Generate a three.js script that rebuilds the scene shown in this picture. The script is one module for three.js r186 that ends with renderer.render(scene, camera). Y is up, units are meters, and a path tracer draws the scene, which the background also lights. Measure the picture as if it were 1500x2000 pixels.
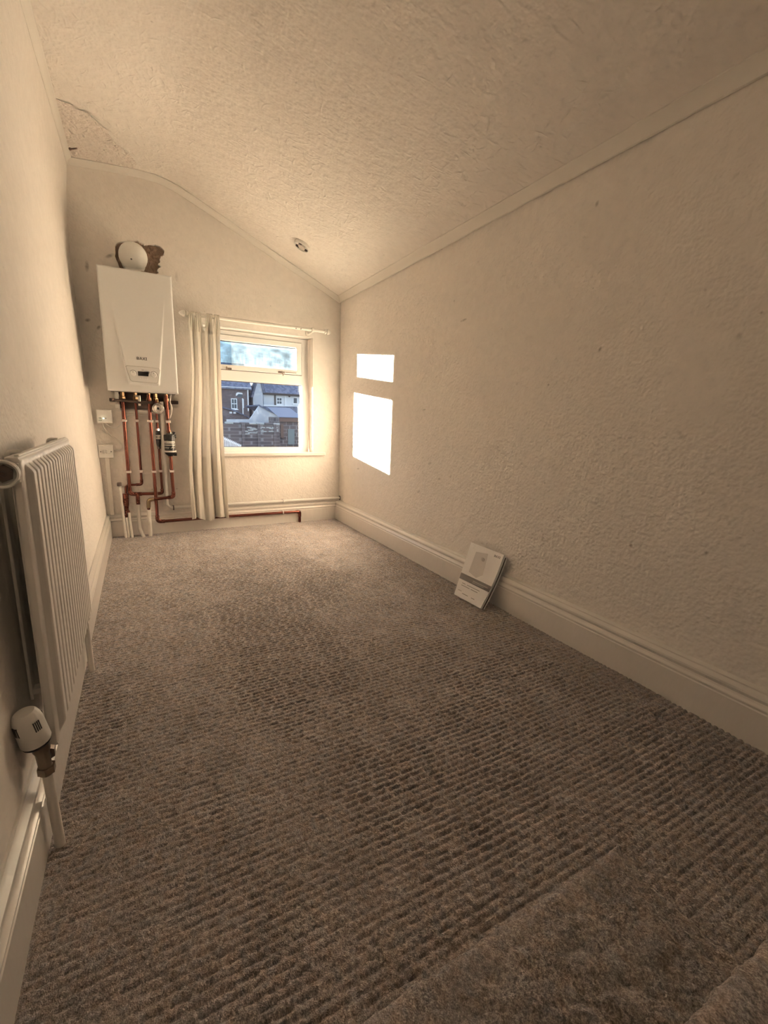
import * as THREE from 'three';
import { RoundedBoxGeometry } from 'three/addons/geometries/RoundedBoxGeometry.js';
import { TextGeometry } from 'three/addons/geometries/TextGeometry.js';
import { FontLoader } from 'three/addons/loaders/FontLoader.js';
import { mergeGeometries, toCreasedNormals } from 'three/addons/utils/BufferGeometryUtils.js';

// ---------------------------------------------------------------- camera, sky, sun, exposure
const scene = new THREE.Scene();
const V = (x, y, z) => new THREE.Vector3(x, y, z);
const FOCAL = 863, EYE = V(0.24, 0.86, 3.531);
const camera = new THREE.PerspectiveCamera(2 * Math.atan(1000 / FOCAL) * 180 / Math.PI, 0.75, 0.02, 400);
camera.position.copy(EYE);
camera.rotation.set(-11.822 * Math.PI / 180, -28.914 * Math.PI / 180, 1.889 * Math.PI / 180, 'YXZ');
camera.updateMatrixWorld(true);

const SKY_LOW = [1.60, 1.92, 2.05], SKY_HIGH = [0.20, 0.37, 0.78];
{
  const w = 8, h = 128, a = new Float32Array(w * h * 4);
  for (let j = 0; j < h; j++) {
    const e = Math.max(0, (j + 0.5) / h * 2 - 1), t = Math.pow(e, 0.42);
    for (let i = 0; i < w; i++) for (let c = 0; c < 4; c++) a[(j * w + i) * 4 + c] = c === 3 ? 1 : SKY_LOW[c] * (1 - t) + SKY_HIGH[c] * t;
  }
  const sky = new THREE.DataTexture(a, w, h, THREE.RGBAFormat, THREE.FloatType);
  sky.mapping = THREE.EquirectangularReflectionMapping; sky.magFilter = THREE.LinearFilter; sky.needsUpdate = true;
  scene.background = sky;
}
const SUN_DIR = V(0.294, -0.0425, 0.350).normalize();        // the way the low sun's light travels
const sun = new THREE.DirectionalLight(new THREE.Color().setRGB(1.0, 0.80, 0.575), 165);
sun.position.copy(SUN_DIR).multiplyScalar(-30).add(V(1.2, 1, 0));
sun.target.position.set(1.2, 1, 0);
sun.castShadow = true;
sun.shadow.camera.left = -5; sun.shadow.camera.right = 5; sun.shadow.camera.top = 5; sun.shadow.camera.bottom = -5;
sun.shadow.camera.near = 1; sun.shadow.camera.far = 60; sun.shadow.mapSize.set(4096, 4096);
scene.add(sun, sun.target);

const renderer = new THREE.WebGLRenderer({ antialias: true });
renderer.toneMapping = THREE.LinearToneMapping;
renderer.toneMappingExposure = 1.42;
renderer.shadowMap.enabled = true;

// ---------------------------------------------------------------- helpers
function rng(seed) { let s = seed >>> 0; return () => { s = (s + 0x6D2B79F5) >>> 0; let t = s; t = Math.imul(t ^ (t >>> 15), t | 1); t ^= t + Math.imul(t ^ (t >>> 7), t | 61); return ((t ^ (t >>> 14)) >>> 0) / 4294967296; }; }
const clamp = (x, a = 0, b = 1) => Math.min(b, Math.max(a, x));
const smooth = (a, b, x) => { const t = clamp((x - a) / (b - a)); return t * t * (3 - 2 * t); };
const lerp = (a, b, t) => a + (b - a) * t;
function hash(i, j, s) { let h = Math.imul(i, 374761393) ^ Math.imul(j, 668265263) ^ Math.imul(s, 2147483647 ^ 0x5bd1e995); h = Math.imul(h ^ (h >>> 13), 1274126177); return ((h ^ (h >>> 16)) >>> 0) / 4294967296; }
function vnoise(x, y, s, p = 0, q = p) {                      // value noise, repeating after p by q cells
  const i = Math.floor(x), j = Math.floor(y), fx = x - i, fy = y - j, u = fx * fx * (3 - 2 * fx), v = fy * fy * (3 - 2 * fy);
  const m = (k, n) => n ? ((k % n) + n) % n : k;
  const a = hash(m(i, p), m(j, q), s), b = hash(m(i + 1, p), m(j, q), s), c = hash(m(i, p), m(j + 1, q), s), d = hash(m(i + 1, p), m(j + 1, q), s);
  return a + (b - a) * u + (c - a) * v + (a - b - c + d) * u * v;
}
function fbm(x, y, s, oct, p = 0, q = p) { let a = 0.5, t = 0, n = 0; for (let o = 0; o < oct; o++) { t += a * vnoise(x, y, s + o * 17, p, q); n += a; x *= 2; y *= 2; p *= 2; q *= 2; a *= 0.5; } return t / n; }
function tex(w, h, fn, srgb, perMetreX, perMetreY) {          // fn(u, v) -> grey or [r, g, b], 0 to 1
  const d = new Uint8Array(w * h * 4);
  for (let j = 0; j < h; j++) for (let i = 0; i < w; i++) {
    const r = fn((i + 0.5) / w, (j + 0.5) / h), k = (j * w + i) * 4;
    if (typeof r === 'number') d[k] = d[k + 1] = d[k + 2] = clamp(r) * 255; else for (let c = 0; c < 3; c++) d[k + c] = clamp(r[c]) * 255;
    d[k + 3] = 255;
  }
  const t = new THREE.DataTexture(d, w, h); t.magFilter = THREE.LinearFilter; t.minFilter = THREE.LinearMipmapLinearFilter; t.generateMipmaps = true;
  t.wrapS = t.wrapT = THREE.RepeatWrapping; if (srgb) t.colorSpace = THREE.SRGBColorSpace;
  if (perMetreX) t.repeat.set(perMetreX, perMetreY || perMetreX);
  t.needsUpdate = true; return t;
}
const lin = (r, g, b) => new THREE.Color().setRGB(r, g, b);
const std = o => new THREE.MeshStandardMaterial(o);
const phys = o => new THREE.MeshPhysicalMaterial(o);
const taken = {};
function numbered(n) { const k = taken[n] = (taken[n] ?? -1) + 1; return k ? `${n}_${String(k).padStart(3, '0')}` : n; }
function tag(o, label, category, group) { o.userData.label = label; o.userData.category = category; if (group) o.userData.group = group; return o; }
function mesh(name, geo, mat, parent) {
  const g = Array.isArray(geo) ? join(geo) : geo, m = new THREE.Mesh(g, mat);
  m.name = parent ? name : numbered(name); (parent || scene).add(m); return m;
}
function join(list) {
  const l = list.map(g => { g = g.index ? g.toNonIndexed() : g; for (const k of Object.keys(g.attributes)) if (!['position', 'normal', 'uv'].includes(k)) g.deleteAttribute(k); g.morphAttributes = {}; return g; });
  return mergeGeometries(l, false);
}
function thing(name, label, category, pos = [0, 0, 0], group) { const o = new THREE.Group(); o.name = numbered(name); o.position.set(...pos); scene.add(o); return tag(o, label, category, group); }
function struct(name, geo, mat, label, category) { const m = geo ? mesh(name, geo, mat) : new THREE.Group(); if (!geo) { m.name = numbered(name); scene.add(m); } m.userData.kind = 'structure'; if (label) tag(m, label, category); return m; }
function box(x0, x1, y0, y1, z0, z1) { const g = new THREE.BoxGeometry(x1 - x0, y1 - y0, z1 - z0); g.translate((x0 + x1) / 2, (y0 + y1) / 2, (z0 + z1) / 2); return g; }
function rbox(x0, x1, y0, y1, z0, z1, r = 0.004, s = 2) { const g = new RoundedBoxGeometry(x1 - x0, y1 - y0, z1 - z0, s, Math.min(r, (x1 - x0) / 2.01, (y1 - y0) / 2.01, (z1 - z0) / 2.01)); g.translate((x0 + x1) / 2, (y0 + y1) / 2, (z0 + z1) / 2); return g; }
function poly(pts) { const s = new THREE.Shape(); pts.forEach(([x, y], i) => i ? s.lineTo(x, y) : s.moveTo(x, y)); s.closePath(); return s; }
function extrude(pts, z0, z1, bevel = 0, holes = []) {        // outline in x and y, from z0 to z1
  const s = Array.isArray(pts) ? poly(pts) : pts; for (const h of holes) s.holes.push(new THREE.Path(h.map(p => new THREE.Vector2(...p))));
  const g = new THREE.ExtrudeGeometry(s, { depth: z1 - z0 - 2 * bevel, bevelEnabled: bevel > 0, bevelSize: bevel, bevelThickness: bevel, bevelOffset: -bevel, bevelSegments: 2, curveSegments: 10 });
  g.translate(0, 0, z0 + bevel); return g;
}
function roundRect(x0, x1, y0, y1, r) { const s = new THREE.Shape(); s.moveTo(x0 + r, y0); s.lineTo(x1 - r, y0); s.absarc(x1 - r, y0 + r, r, -Math.PI / 2, 0); s.lineTo(x1, y1 - r); s.absarc(x1 - r, y1 - r, r, 0, Math.PI / 2); s.lineTo(x0 + r, y1); s.absarc(x0 + r, y1 - r, r, Math.PI / 2, Math.PI); s.lineTo(x0, y0 + r); s.absarc(x0 + r, y0 + r, r, Math.PI, Math.PI * 1.5); return s; }
function grid(nu, nv, fn, uvfn) {                              // surface from fn(s, t) with s and t from 0 to 1
  const p = new Float32Array((nu + 1) * (nv + 1) * 3), uv = new Float32Array((nu + 1) * (nv + 1) * 2), idx = new Uint32Array(nu * nv * 6);
  let k = 0, q = 0;
  for (let j = 0; j <= nv; j++) for (let i = 0; i <= nu; i++) { const r = fn(i / nu, j / nv); p[k * 3] = r[0]; p[k * 3 + 1] = r[1]; p[k * 3 + 2] = r[2]; const w = uvfn ? uvfn(i / nu, j / nv, r) : [i / nu, j / nv]; uv[k * 2] = w[0]; uv[k * 2 + 1] = w[1]; k++; }
  for (let j = 0; j < nv; j++) for (let i = 0; i < nu; i++) { const a = j * (nu + 1) + i, b = a + 1, c = a + nu + 1, d = c + 1; idx[q++] = a; idx[q++] = b; idx[q++] = d; idx[q++] = a; idx[q++] = d; idx[q++] = c; }
  const g = new THREE.BufferGeometry(); g.setAttribute('position', new THREE.BufferAttribute(p, 3)); g.setAttribute('uv', new THREE.BufferAttribute(uv, 2)); g.setIndex(new THREE.BufferAttribute(idx, 1)); g.computeVertexNormals(); return g;
}
function lathe(prof, seg = 32, dir = V(0, 1, 0), at = V(0, 0, 0)) { // prof: [radius, along] pairs
  const g = new THREE.LatheGeometry(prof.map(([r, y]) => new THREE.Vector2(Math.max(r, 1e-5), y)), seg);
  g.applyQuaternion(new THREE.Quaternion().setFromUnitVectors(V(0, 1, 0), dir.clone().normalize())); g.translate(at.x, at.y, at.z); return toCreasedNormals(g, 0.7);
}
function pipe(pts, r, bend = 0.028, seg = 12) {                // a round pipe with swept bends at its corners
  const P = pts.map(p => p.isVector3 ? p : V(...p)), path = new THREE.CurvePath(); let from = P[0], n = 0;
  for (let i = 1; i < P.length - 1; i++) {
    const a = P[i - 1].clone().sub(P[i]), b = P[i + 1].clone().sub(P[i]), d = Math.min(bend, a.length() * 0.49, b.length() * 0.49);
    const s = P[i].clone().addScaledVector(a.normalize(), d), e = P[i].clone().addScaledVector(b.normalize(), d);
    path.add(new THREE.LineCurve3(from, s)); path.add(new THREE.QuadraticBezierCurve3(s, P[i].clone(), e)); from = e; n++;
  }
  path.add(new THREE.LineCurve3(from, P[P.length - 1]));
  const g = new THREE.TubeGeometry(path, Math.max(8, path.curves.length * 8), r, seg), ends = [];
  for (const [at, towards] of [[P[0], P[1]], [P[P.length - 1], P[P.length - 2]]]) { const c = new THREE.CircleGeometry(r, seg); c.applyQuaternion(new THREE.Quaternion().setFromUnitVectors(V(0, 0, 1), at.clone().sub(towards).normalize())); c.translate(at.x, at.y, at.z); ends.push(c); }
  return join([g, ...ends]);
}
function cable(pts, r, n = 48) { return new THREE.TubeGeometry(new THREE.CatmullRomCurve3(pts.map(p => p.isVector3 ? p : V(...p))), n, r, 8); }
function px(u, v, axis, val) {                                 // the point a picture position meets on the plane axis = val
  const d = V((u - 750) / FOCAL, -(v - 1000) / FOCAL, -1).applyQuaternion(camera.quaternion), t = (val - EYE[axis]) / d[axis];
  return EYE.clone().addScaledVector(d, t);
}

const rect = (x0, x1, y0, y1) => [[x0, y0], [x1, y0], [x1, y1], [x0, y1]];
const hrect = (x0, x1, y0, y1) => rect(x0, x1, y0, y1).reverse();

// ---------------------------------------------------------------- materials
const wallBump = tex(1024, 1024, (u, v) => 0.52 * fbm(u * 10, v * 10, 3, 3, 10) + 0.26 * fbm(u * 50, v * 50, 9, 3, 50) + 0.22 * fbm(u * 220, v * 220, 5, 2, 220), false, 0.5);
const ceilBump = (() => {                                       // short trowel and brush ridges, here and there in clusters
  const N = 1024, h = new Float32Array(N * N), r = rng(61);
  for (let k = 0; k < 2600; k++) {
    const cx = r(), cy = r(); if (r() > smooth(0.42, 0.68, fbm(cx * 6, cy * 6, 41, 2, 6)) + 0.05) { r(); r(); r(); continue; }
    const ang = 1.2 + (r() - 0.5) * 2.2, len = (0.004 + r() * 0.011) * N, wid = (0.0009 + r() * 0.0016) * N, R = Math.ceil(len * 1.3), ca = Math.cos(ang), sa = Math.sin(ang), bend = (r() - 0.5) * 0.5 / len, amt = 0.4 + r() * 0.6;
    for (let j = -R; j <= R; j++) for (let i = -R; i <= R; i++) { const x = i * ca + j * sa, y = -i * sa + j * ca - bend * x * x, d = (x / len) ** 2 + (y / wid) ** 2; if (d < 4) { const q = ((Math.floor(cy * N) + j + N) % N) * N + (Math.floor(cx * N) + i + N) % N; h[q] = Math.max(h[q], amt * Math.exp(-d)); } }
  }
  return tex(N, N, (u, v) => 0.30 * fbm(u * 12, v * 12, 6, 3, 12) + 0.15 * h[Math.floor(v * N) * N + Math.floor(u * N)] + 0.26 * fbm(u * 64, v * 64, 8, 3, 64) + 0.14 * fbm(u * 200, v * 200, 7, 2, 200), false, 0.5);
})();
const PLASTER = [0.85, 0.795, 0.735];                            // sRGB-free base, linear
const toS = c => c <= 0.0031308 ? c * 12.92 : 1.055 * Math.pow(c, 1 / 2.4) - 0.055;
function plasterMap(seed, marks) {                              // 4 m by 4 m, faint blotches and the scuffs of an old wall
  const N = 1024, base = PLASTER.map(toS), r = rng(seed), sp = [];
  for (let i = 0; i < 150; i++) sp.push([r(), r(), 0.0006 + r() * 0.0008, 0.06 + r() * 0.16, r() * 0.5, 1]);
  for (const m of marks || []) sp.push(m);
  const dark = new Float32Array(N * N);
  for (const [cu, cv, rad, amt, ang, stretch] of sp) {
    const R = Math.ceil(rad * stretch * N) + 2, ci = Math.floor(cu * N), cj = Math.floor(cv * N), ca = Math.cos(ang), sa = Math.sin(ang);
    for (let j = -R; j <= R; j++) for (let i = -R; i <= R; i++) {
      const x = (i * ca + j * sa) / N / rad / stretch, y = (-i * sa + j * ca) / N / rad, d = x * x + y * y;
      if (d < 1) { const k = (((cj + j) % N + N) % N) * N + ((ci + i) % N + N) % N, e = amt * (1 - d) * (0.35 + 0.9 * vnoise((ci + i) * 0.45, (cj + j) * 0.45, seed + 5)); dark[k] = Math.max(dark[k], e); }
    }
  }
  return tex(N, N, (u, v) => {
    const b = 1 + 0.03 * (fbm(u * 12, v * 12, seed, 4, 12) - 0.5) + 0.03 * (fbm(u * 160, v * 160, seed + 3, 2, 160) - 0.5), k = dark[Math.min(N - 1, Math.floor(v * N)) * N + Math.min(N - 1, Math.floor(u * N))];
    return [base[0] * b * (1 - k), base[1] * b * (1 - k * 1.05), base[2] * b * (1 - k * 1.1)];
  }, true, 0.25);
}
// marks are [u, v, radius, strength, angle, stretch] in fractions of 4 m; on the side walls u is the height and v the distance from the window wall
const rightMarks = [];
for (const [u, v, r, a, an, st] of [[700, 915, .006, .2, 1.4, 5], [905, 625, .006, .22, 1.5, 5], [828, 800, .005, .22, 1.5, 5], [1165, 398, .008, .2, .4, 1.4], [1445, 657, .009, .14, 0, 1.2], [1172, 682, .006, .28, .6, 2.2], [1232, 1064, .007, .34, 0, 1], [1060, 1053, .006, .3, .8, 2], [1130, 1015, .005, .3, 0, 1], [1330, 850, .008, .07, 2.4, 4], [840, 905, .008, .15, 1.2, 3], [940, 955, .005, .24, 1.2, 2], [858, 935, .005, .24, 1.5, 3], [1072, 752, .005, .34, 0, 1], [818, 960, .008, .13, 1, 3], [880, 930, .006, .16, 1, 2], [1250, 745, .006, .09, .7, 4], [1100, 850, .006, .08, 1.2, 4], [1380, 1080, .006, .25, 0, 1]]) { const p = px(u, v, 'x', 1.733); rightMarks.push([p.y / 4, p.z / 4, r / 4, a, an, st]); }
const mWallRight = std({ map: plasterMap(11, rightMarks), bumpMap: wallBump, bumpScale: 0.012, roughness: 0.82 });
const mWallLeft = std({ map: plasterMap(12), bumpMap: wallBump, bumpScale: 0.007, roughness: 0.82 });
const backMarks = [];
for (const [u, v, r, a, an, st] of [[205, 545, .02, .2, 1, 2], [170, 520, .012, .22, 1.5, 3], [172, 625, .012, .3, .4, 1.5], [192, 640, .01, .26, 1, 2], [215, 500, .012, .2, .5, 3], [291, 842, .004, .7, 0, 1], [297, 956, .004, .7, 0, 1], [345, 955, .004, .7, 0, 1], [529, 598, .004, .5, 0, 1], [345, 540, .012, .1, 1.5, 3], [420, 960, .006, .3, 0, 1], [470, 951, .004, .4, 0, 1], [254, 905, .008, .25, 1.6, 4]]) { const p = px(u, v, 'z', 0); backMarks.push([p.x / 4, p.y / 4, r / 4, a, an, st]); }
const mWallBack = std({ map: plasterMap(13, backMarks), bumpMap: wallBump, bumpScale: 0.008, roughness: 0.82 });
const mCeil = std({ map: plasterMap(14, []), bumpMap: ceilBump, bumpScale: 0.018, roughness: 0.85 });
const mMasonry = std({ color: lin(0.34, 0.27, 0.22), bumpMap: wallBump, bumpScale: 0.02, roughness: 0.95 });
const mGloss = phys({ color: lin(0.80, 0.755, 0.70), roughness: 0.3, clearcoat: 0.25, clearcoatRoughness: 0.2, bumpMap: tex(256, 256, (u, v) => fbm(u * 8, v * 24, 71, 4, 8, 24), false, 2), bumpScale: 0.0012 });
const mPaint = std({ color: lin(0.80, 0.755, 0.69), roughness: 0.55 });
const mUpvc = std({ color: lin(0.86, 0.85, 0.83), roughness: 0.35 });
const mWhitePlastic = std({ color: lin(0.83, 0.80, 0.75), roughness: 0.4 });
const mClip = std({ color: lin(0.80, 0.70, 0.66), roughness: 0.45 });
const mBoiler = phys({ color: lin(0.82, 0.815, 0.80), roughness: 0.42 });
const mBoilerTrim = std({ color: lin(0.74, 0.735, 0.72), roughness: 0.4 });
const mBlack = std({ color: lin(0.012, 0.012, 0.013), roughness: 0.45 });
const mBlackGloss = std({ color: lin(0.01, 0.01, 0.012), roughness: 0.12 });
const mGasket = std({ color: lin(0.02, 0.02, 0.022), roughness: 0.6 });
const mDarkSteel = std({ color: lin(0.075, 0.05, 0.04), roughness: 0.5 });
const mCopper = std({ color: lin(0.165, 0.06, 0.045), roughness: 0.3, metalness: 1, roughnessMap: tex(256, 256, (u, v) => 0.7 + 0.5 * fbm(u * 10, v * 14, 81, 4, 10, 14), false) });
const mBrass = std({ color: lin(0.20, 0.13, 0.075), roughness: 0.35, metalness: 1 });
const mChrome = std({ color: lin(0.78, 0.76, 0.73), roughness: 0.24, metalness: 1 });
const mSteel = std({ color: lin(0.26, 0.21, 0.175), roughness: 0.3, metalness: 1 });
const mRad = phys({ color: lin(0.78, 0.74, 0.69), roughness: 0.38 });
const mGlassClear = phys({ color: 0xffffff, transmission: 1, thickness: 0, roughness: 0, ior: 1.5 });
const mInk = std({ color: lin(0.06, 0.055, 0.055), roughness: 0.5 });

// ---------------------------------------------------------------- the room
const XR = 1.733, ZN = 3.95, CEIL = [[-0.12, 2.303], [-0.03, 2.306], [0.1, 2.314], [0.25, 2.326], [0.36, 2.332], [0.44, 2.331], [0.51, 2.320], [0.58, 2.297], [0.66, 2.2625], [XR, 1.7905], [1.9, 1.7169]];
const ceilY = x => { for (let i = 1; i < CEIL.length; i++) if (x <= CEIL[i][0]) return lerp(CEIL[i - 1][1], CEIL[i][1], (x - CEIL[i - 1][0]) / (CEIL[i][0] - CEIL[i - 1][0])); return CEIL[CEIL.length - 1][1]; };
const LEFT = [[-0.4, 0.004], [0, 0.003], [0.15, 0], [0.49, -0.008], [0.9, -0.028], [1.355, -0.045], [1.7, -0.055], [1.943, -0.054], [2.12, -0.042], [2.276, -0.027], [2.36, -0.022]];
const leftX = y => { for (let i = 1; i < LEFT.length; i++) if (y <= LEFT[i][0]) return lerp(LEFT[i - 1][1], LEFT[i][1], smooth(0, 1, (y - LEFT[i - 1][0]) / (LEFT[i][0] - LEFT[i - 1][0])) * 0.4 + 0.6 * (y - LEFT[i - 1][0]) / (LEFT[i][0] - LEFT[i - 1][0])); return -0.02; };

// carpet: cords of cut loops that run across the room, each loop set off against the next cord
const carpetMap = tex(512, 512, (u, v) => { const n = 0.62 + 0.34 * fbm(u * 128, v * 128, 91, 2, 128) + 0.34 * (hash(Math.floor(u * 512), Math.floor(v * 512), 93) - 0.5) + 0.16 * (fbm(u * 6, v * 6, 95, 3, 6) - 0.5), w = 0.05 * (fbm(u * 40, v * 40, 97, 2, 40) - 0.5); return [n * 0.72 + w, n * 0.68, n * 0.665 - w]; }, true, 2.2);
const carpetBump = tex(512, 512, (u, v) => 0.5 * hash(Math.floor(u * 512), Math.floor(v * 512), 94) + 0.5 * fbm(u * 140, v * 140, 96, 2, 140), false, 2.2);
const mCarpet = std({ map: carpetMap, bumpMap: carpetBump, bumpScale: 0.0022, roughness: 1 });
const mCarpetPlain = std({ map: carpetMap, bumpMap: carpetBump, bumpScale: 0.0025, roughness: 1 });
const cord = (x, z) => {
  const zz = z + 0.004 * (fbm(x * 9, z * 9, 101, 2) - 0.5) + 0.05 * (fbm(x * 0.9, z * 0.7, 103, 2) - 0.5), row = zz / 0.0165, k = Math.floor(row), f = row - k;
  const c = x / 0.037 + 0.5 * (k & 1) + 0.7 * hash(k, 3, 104), m = Math.floor(c), g = c - m, d = Math.min(f, 1 - f), up = f > 0.5 ? k + 1 : k;
  const c2 = x / 0.037 + 0.5 * (up & 1) + 0.7 * hash(up, 5, 104), g2 = c2 - Math.floor(c2), dash = smooth(0.02, 0.2, g2) * smooth(0.98, 0.8, g2) * (0.45 + 0.75 * hash(Math.floor(c2), up, 108));
  const worn = 0.42 + 0.38 * smooth(0.3, 0.6, fbm(x * 3, z * 2.2, 107, 2));
  return 0.0055 - worn * (0.0075 * dash * Math.exp(-((d / 0.2) ** 2)) + 0.0016 * Math.exp(-((Math.min(g, 1 - g) / 0.16) ** 2))) * (0.8 + 0.4 * hash(m, k, 105)) + 0.0020 * (fbm(x * 190, z * 190, 106, 2) - 0.5);
};
{
  const x0 = 0.0, x1 = 1.712, z0 = 0.0, z1 = 3.4, nx = 400, nz = 1380;
  const top = grid(nx, nz, (s, t) => { const x = lerp(x0, x1, s), z = lerp(z1, z0, t); return [x, -0.008 + cord(x, z) + 0.004 * (fbm(x * 4, z * 4, 102, 2) - 0.5), z]; }, (s, t) => [lerp(x0, x1, s), lerp(z0, z1, 1 - t)]);
  const f = struct('floor', null, null, 'grey-brown corded carpet covering the whole floor', 'floor');
  mesh('carpet', top, mCarpet, f).userData.kind = 'stuff';
  mesh('floor_boards', box(-0.05, 1.8, -0.2, -0.012, -0.02, 3.95), mMasonry, f);
}
{ // left wall: bows out halfway up and comes back in at the top
  const face = grid(60, 60, (s, t) => { const z = lerp(ZN, -0.02, s), y = lerp(-0.1, 2.36, t); return [leftX(y) + 0.006 * (fbm(z * 2.3, y * 2.3, 121, 2) - 0.5) * smooth(0, 0.5, z), y, z]; }, (s, t, r) => [r[1], r[2]]);
  struct('wall_left', [face, box(-0.32, -0.09, -0.1, 2.5, -0.34, ZN)], mWallLeft, 'bare cream plaster wall behind the radiator, bowed', 'wall');
}
{
  const face = grid(60, 60, (s, t) => { const z = lerp(-0.02, ZN, s), y = lerp(-0.1, 1.80, t); return [XR + 0.005 * (fbm(z * 2.1, y * 2.1, 131, 2) - 0.5) * smooth(0, 0.5, z), y, z]; }, (s, t, r) => [r[1], r[2]]);
  struct('wall_right', [face, box(XR + 0.02, XR + 0.3, -0.1, 1.9, -0.34, ZN)], mWallRight, 'long scuffed cream plaster wall that catches the sun patches', 'wall');
}
const WX0 = 0.64, WX1 = 1.496, WY0 = 0.556, WY1 = 1.472;       // the window opening
{ // window wall: a plaster coat with a broken hole round the flue, masonry behind
  const outline = [[-0.1, -0.1], [XR + 0.01, -0.1], [XR + 0.01, ceilY(XR) + 0.01], ...CEIL.filter(c => c[0] < 1.7 && c[0] > -0.1).reverse().map(([x, y]) => [x, y + 0.01]), [-0.1, 2.31]];
  const opening = [[WX0 - 0.014, WY0 - 0.014], [WX0 - 0.014, WY1 + 0.014], [WX1 + 0.014, WY1 + 0.014], [WX1 + 0.014, WY0 - 0.014]];
  const hr = rng(7), hole = [];
  const rim = [[225, 500], [225, 480], [230, 474], [240, 471], [255, 470], [268, 469], [274, 474], [282, 477], [290, 476], [298, 478], [305, 478], [312, 480], [318, 486], [321, 491], [319, 496], [321, 499], [314, 501], [312, 506], [313, 512], [309, 516], [315, 521], [309, 524], [307, 529], [311, 534], [296, 536], [270, 538], [240, 534], [232, 520]];
  rim.forEach(([u, v], i) => { const [nu, nv] = rim[(i + 1) % rim.length]; for (let k = 0; k < 3; k++) { const p = px(lerp(u, nu, k / 3) + (hr() - 0.5) * 1.6, lerp(v, nv, k / 3) + (hr() - 0.5) * 1.6, 'z', 0); hole.push([p.x, p.y]); } });
  const w = struct('wall_back', extrude(outline, -0.03, 0, 0, [opening, hole]), mWallBack, 'window end wall in cream plaster, broken open round the flue', 'wall');
  const out2 = [[0.712, 0.50], [0.712, 1.50], [1.535, 1.50], [1.535, 0.50]];
  mesh('window_reveal', extrude(rect(WX0 - 0.014, WX1 + 0.014, WY0 - 0.014, WY1 + 0.014), -0.16, 0.0005, 0, [hrect(WX0, WX1, WY0, WY1)]), mWallBack, w);
  mesh('masonry', extrude(outline.map(([x, y]) => [clamp(x, -0.32, 2.03), y]), -0.30, -0.050, 0, [opening]), mMasonry, w);
  mesh('unseen_outer_skin', extrude([[-4, -3], [2.03, -3], [2.03, 3.4], [-4, 3.4]], -0.33, -0.301, 0, [out2]), mMasonry, w);  // out of view; left edge of its opening set to trim the sun patch
  // crumbled mortar in the hole
  const c = px(272, 505, 'z', -0.01);
  mesh('exposed_mortar', grid(60, 60, (s, t) => { const x = c.x + (s - 0.5) * 0.36, y = c.y + (t - 0.5) * 0.32; return [x, y, -0.046 + 0.040 * fbm(x * 22, y * 22, 141, 4)]; }, (s, t, r) => [r[0], r[1]]), std({ color: lin(0.24, 0.17, 0.125), bumpMap: ceilBump, bumpScale: 0.05, roughness: 1 }), w);
}
{
  const seg = []; for (let i = 0; i < CEIL.length; i++) seg.push(CEIL[i]);
  const inner = grid(120, 60, (s, t) => { const x = lerp(-0.12, 1.9, s), z = lerp(ZN, -0.03, t); return [x, ceilY(x) + 0.007 * (fbm(x * 2.4, z * 2.4, 151, 2) - 0.5), z]; }, (s, t, r) => [r[0], r[2]]);
  inner.index.array.reverse(); inner.computeVertexNormals();
  const slab = extrude([...seg.map(([x, y]) => [x, y + 0.02]), [2.03, 1.9], [2.03, 2.7], [-0.32, 2.7], [-0.32, 2.33]], -0.33, ZN);
  const c = struct('ceiling', [inner, slab], mCeil, 'roughly plastered cream ceiling, level then sloping down', 'ceiling');
  // the flaked patch in the corner over the boiler: a thin coat that has come away in an outline of its own
  const r = rng(15), pts = [];
  for (const [x, z] of [[-0.02, 0.05], [-0.015, 0.35], [-0.01, 0.6], [0.06, 0.585], [0.08, 0.55], [0.13, 0.56], [0.15, 0.5], [0.2, 0.42], [0.24, 0.3], [0.3, 0.2], [0.34, 0.13], [0.33, 0.05]]) pts.push([x + (r() - 0.5) * 0.012, z + (r() - 0.5) * 0.012]);
  const flake = new THREE.ShapeGeometry(poly(pts)); const fp = flake.attributes.position;
  for (let i = 0; i < fp.count; i++) { const x = fp.getX(i), z = fp.getY(i); fp.setXYZ(i, x, ceilY(x) - 0.0055, z); }
  flake.index.array.reverse(); flake.computeVertexNormals();
  mesh('flaked_paint', flake, std({ color: lin(0.80, 0.725, 0.66), bumpMap: ceilBump, bumpScale: 0.05, roughness: 0.95 }), c);
}
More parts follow.
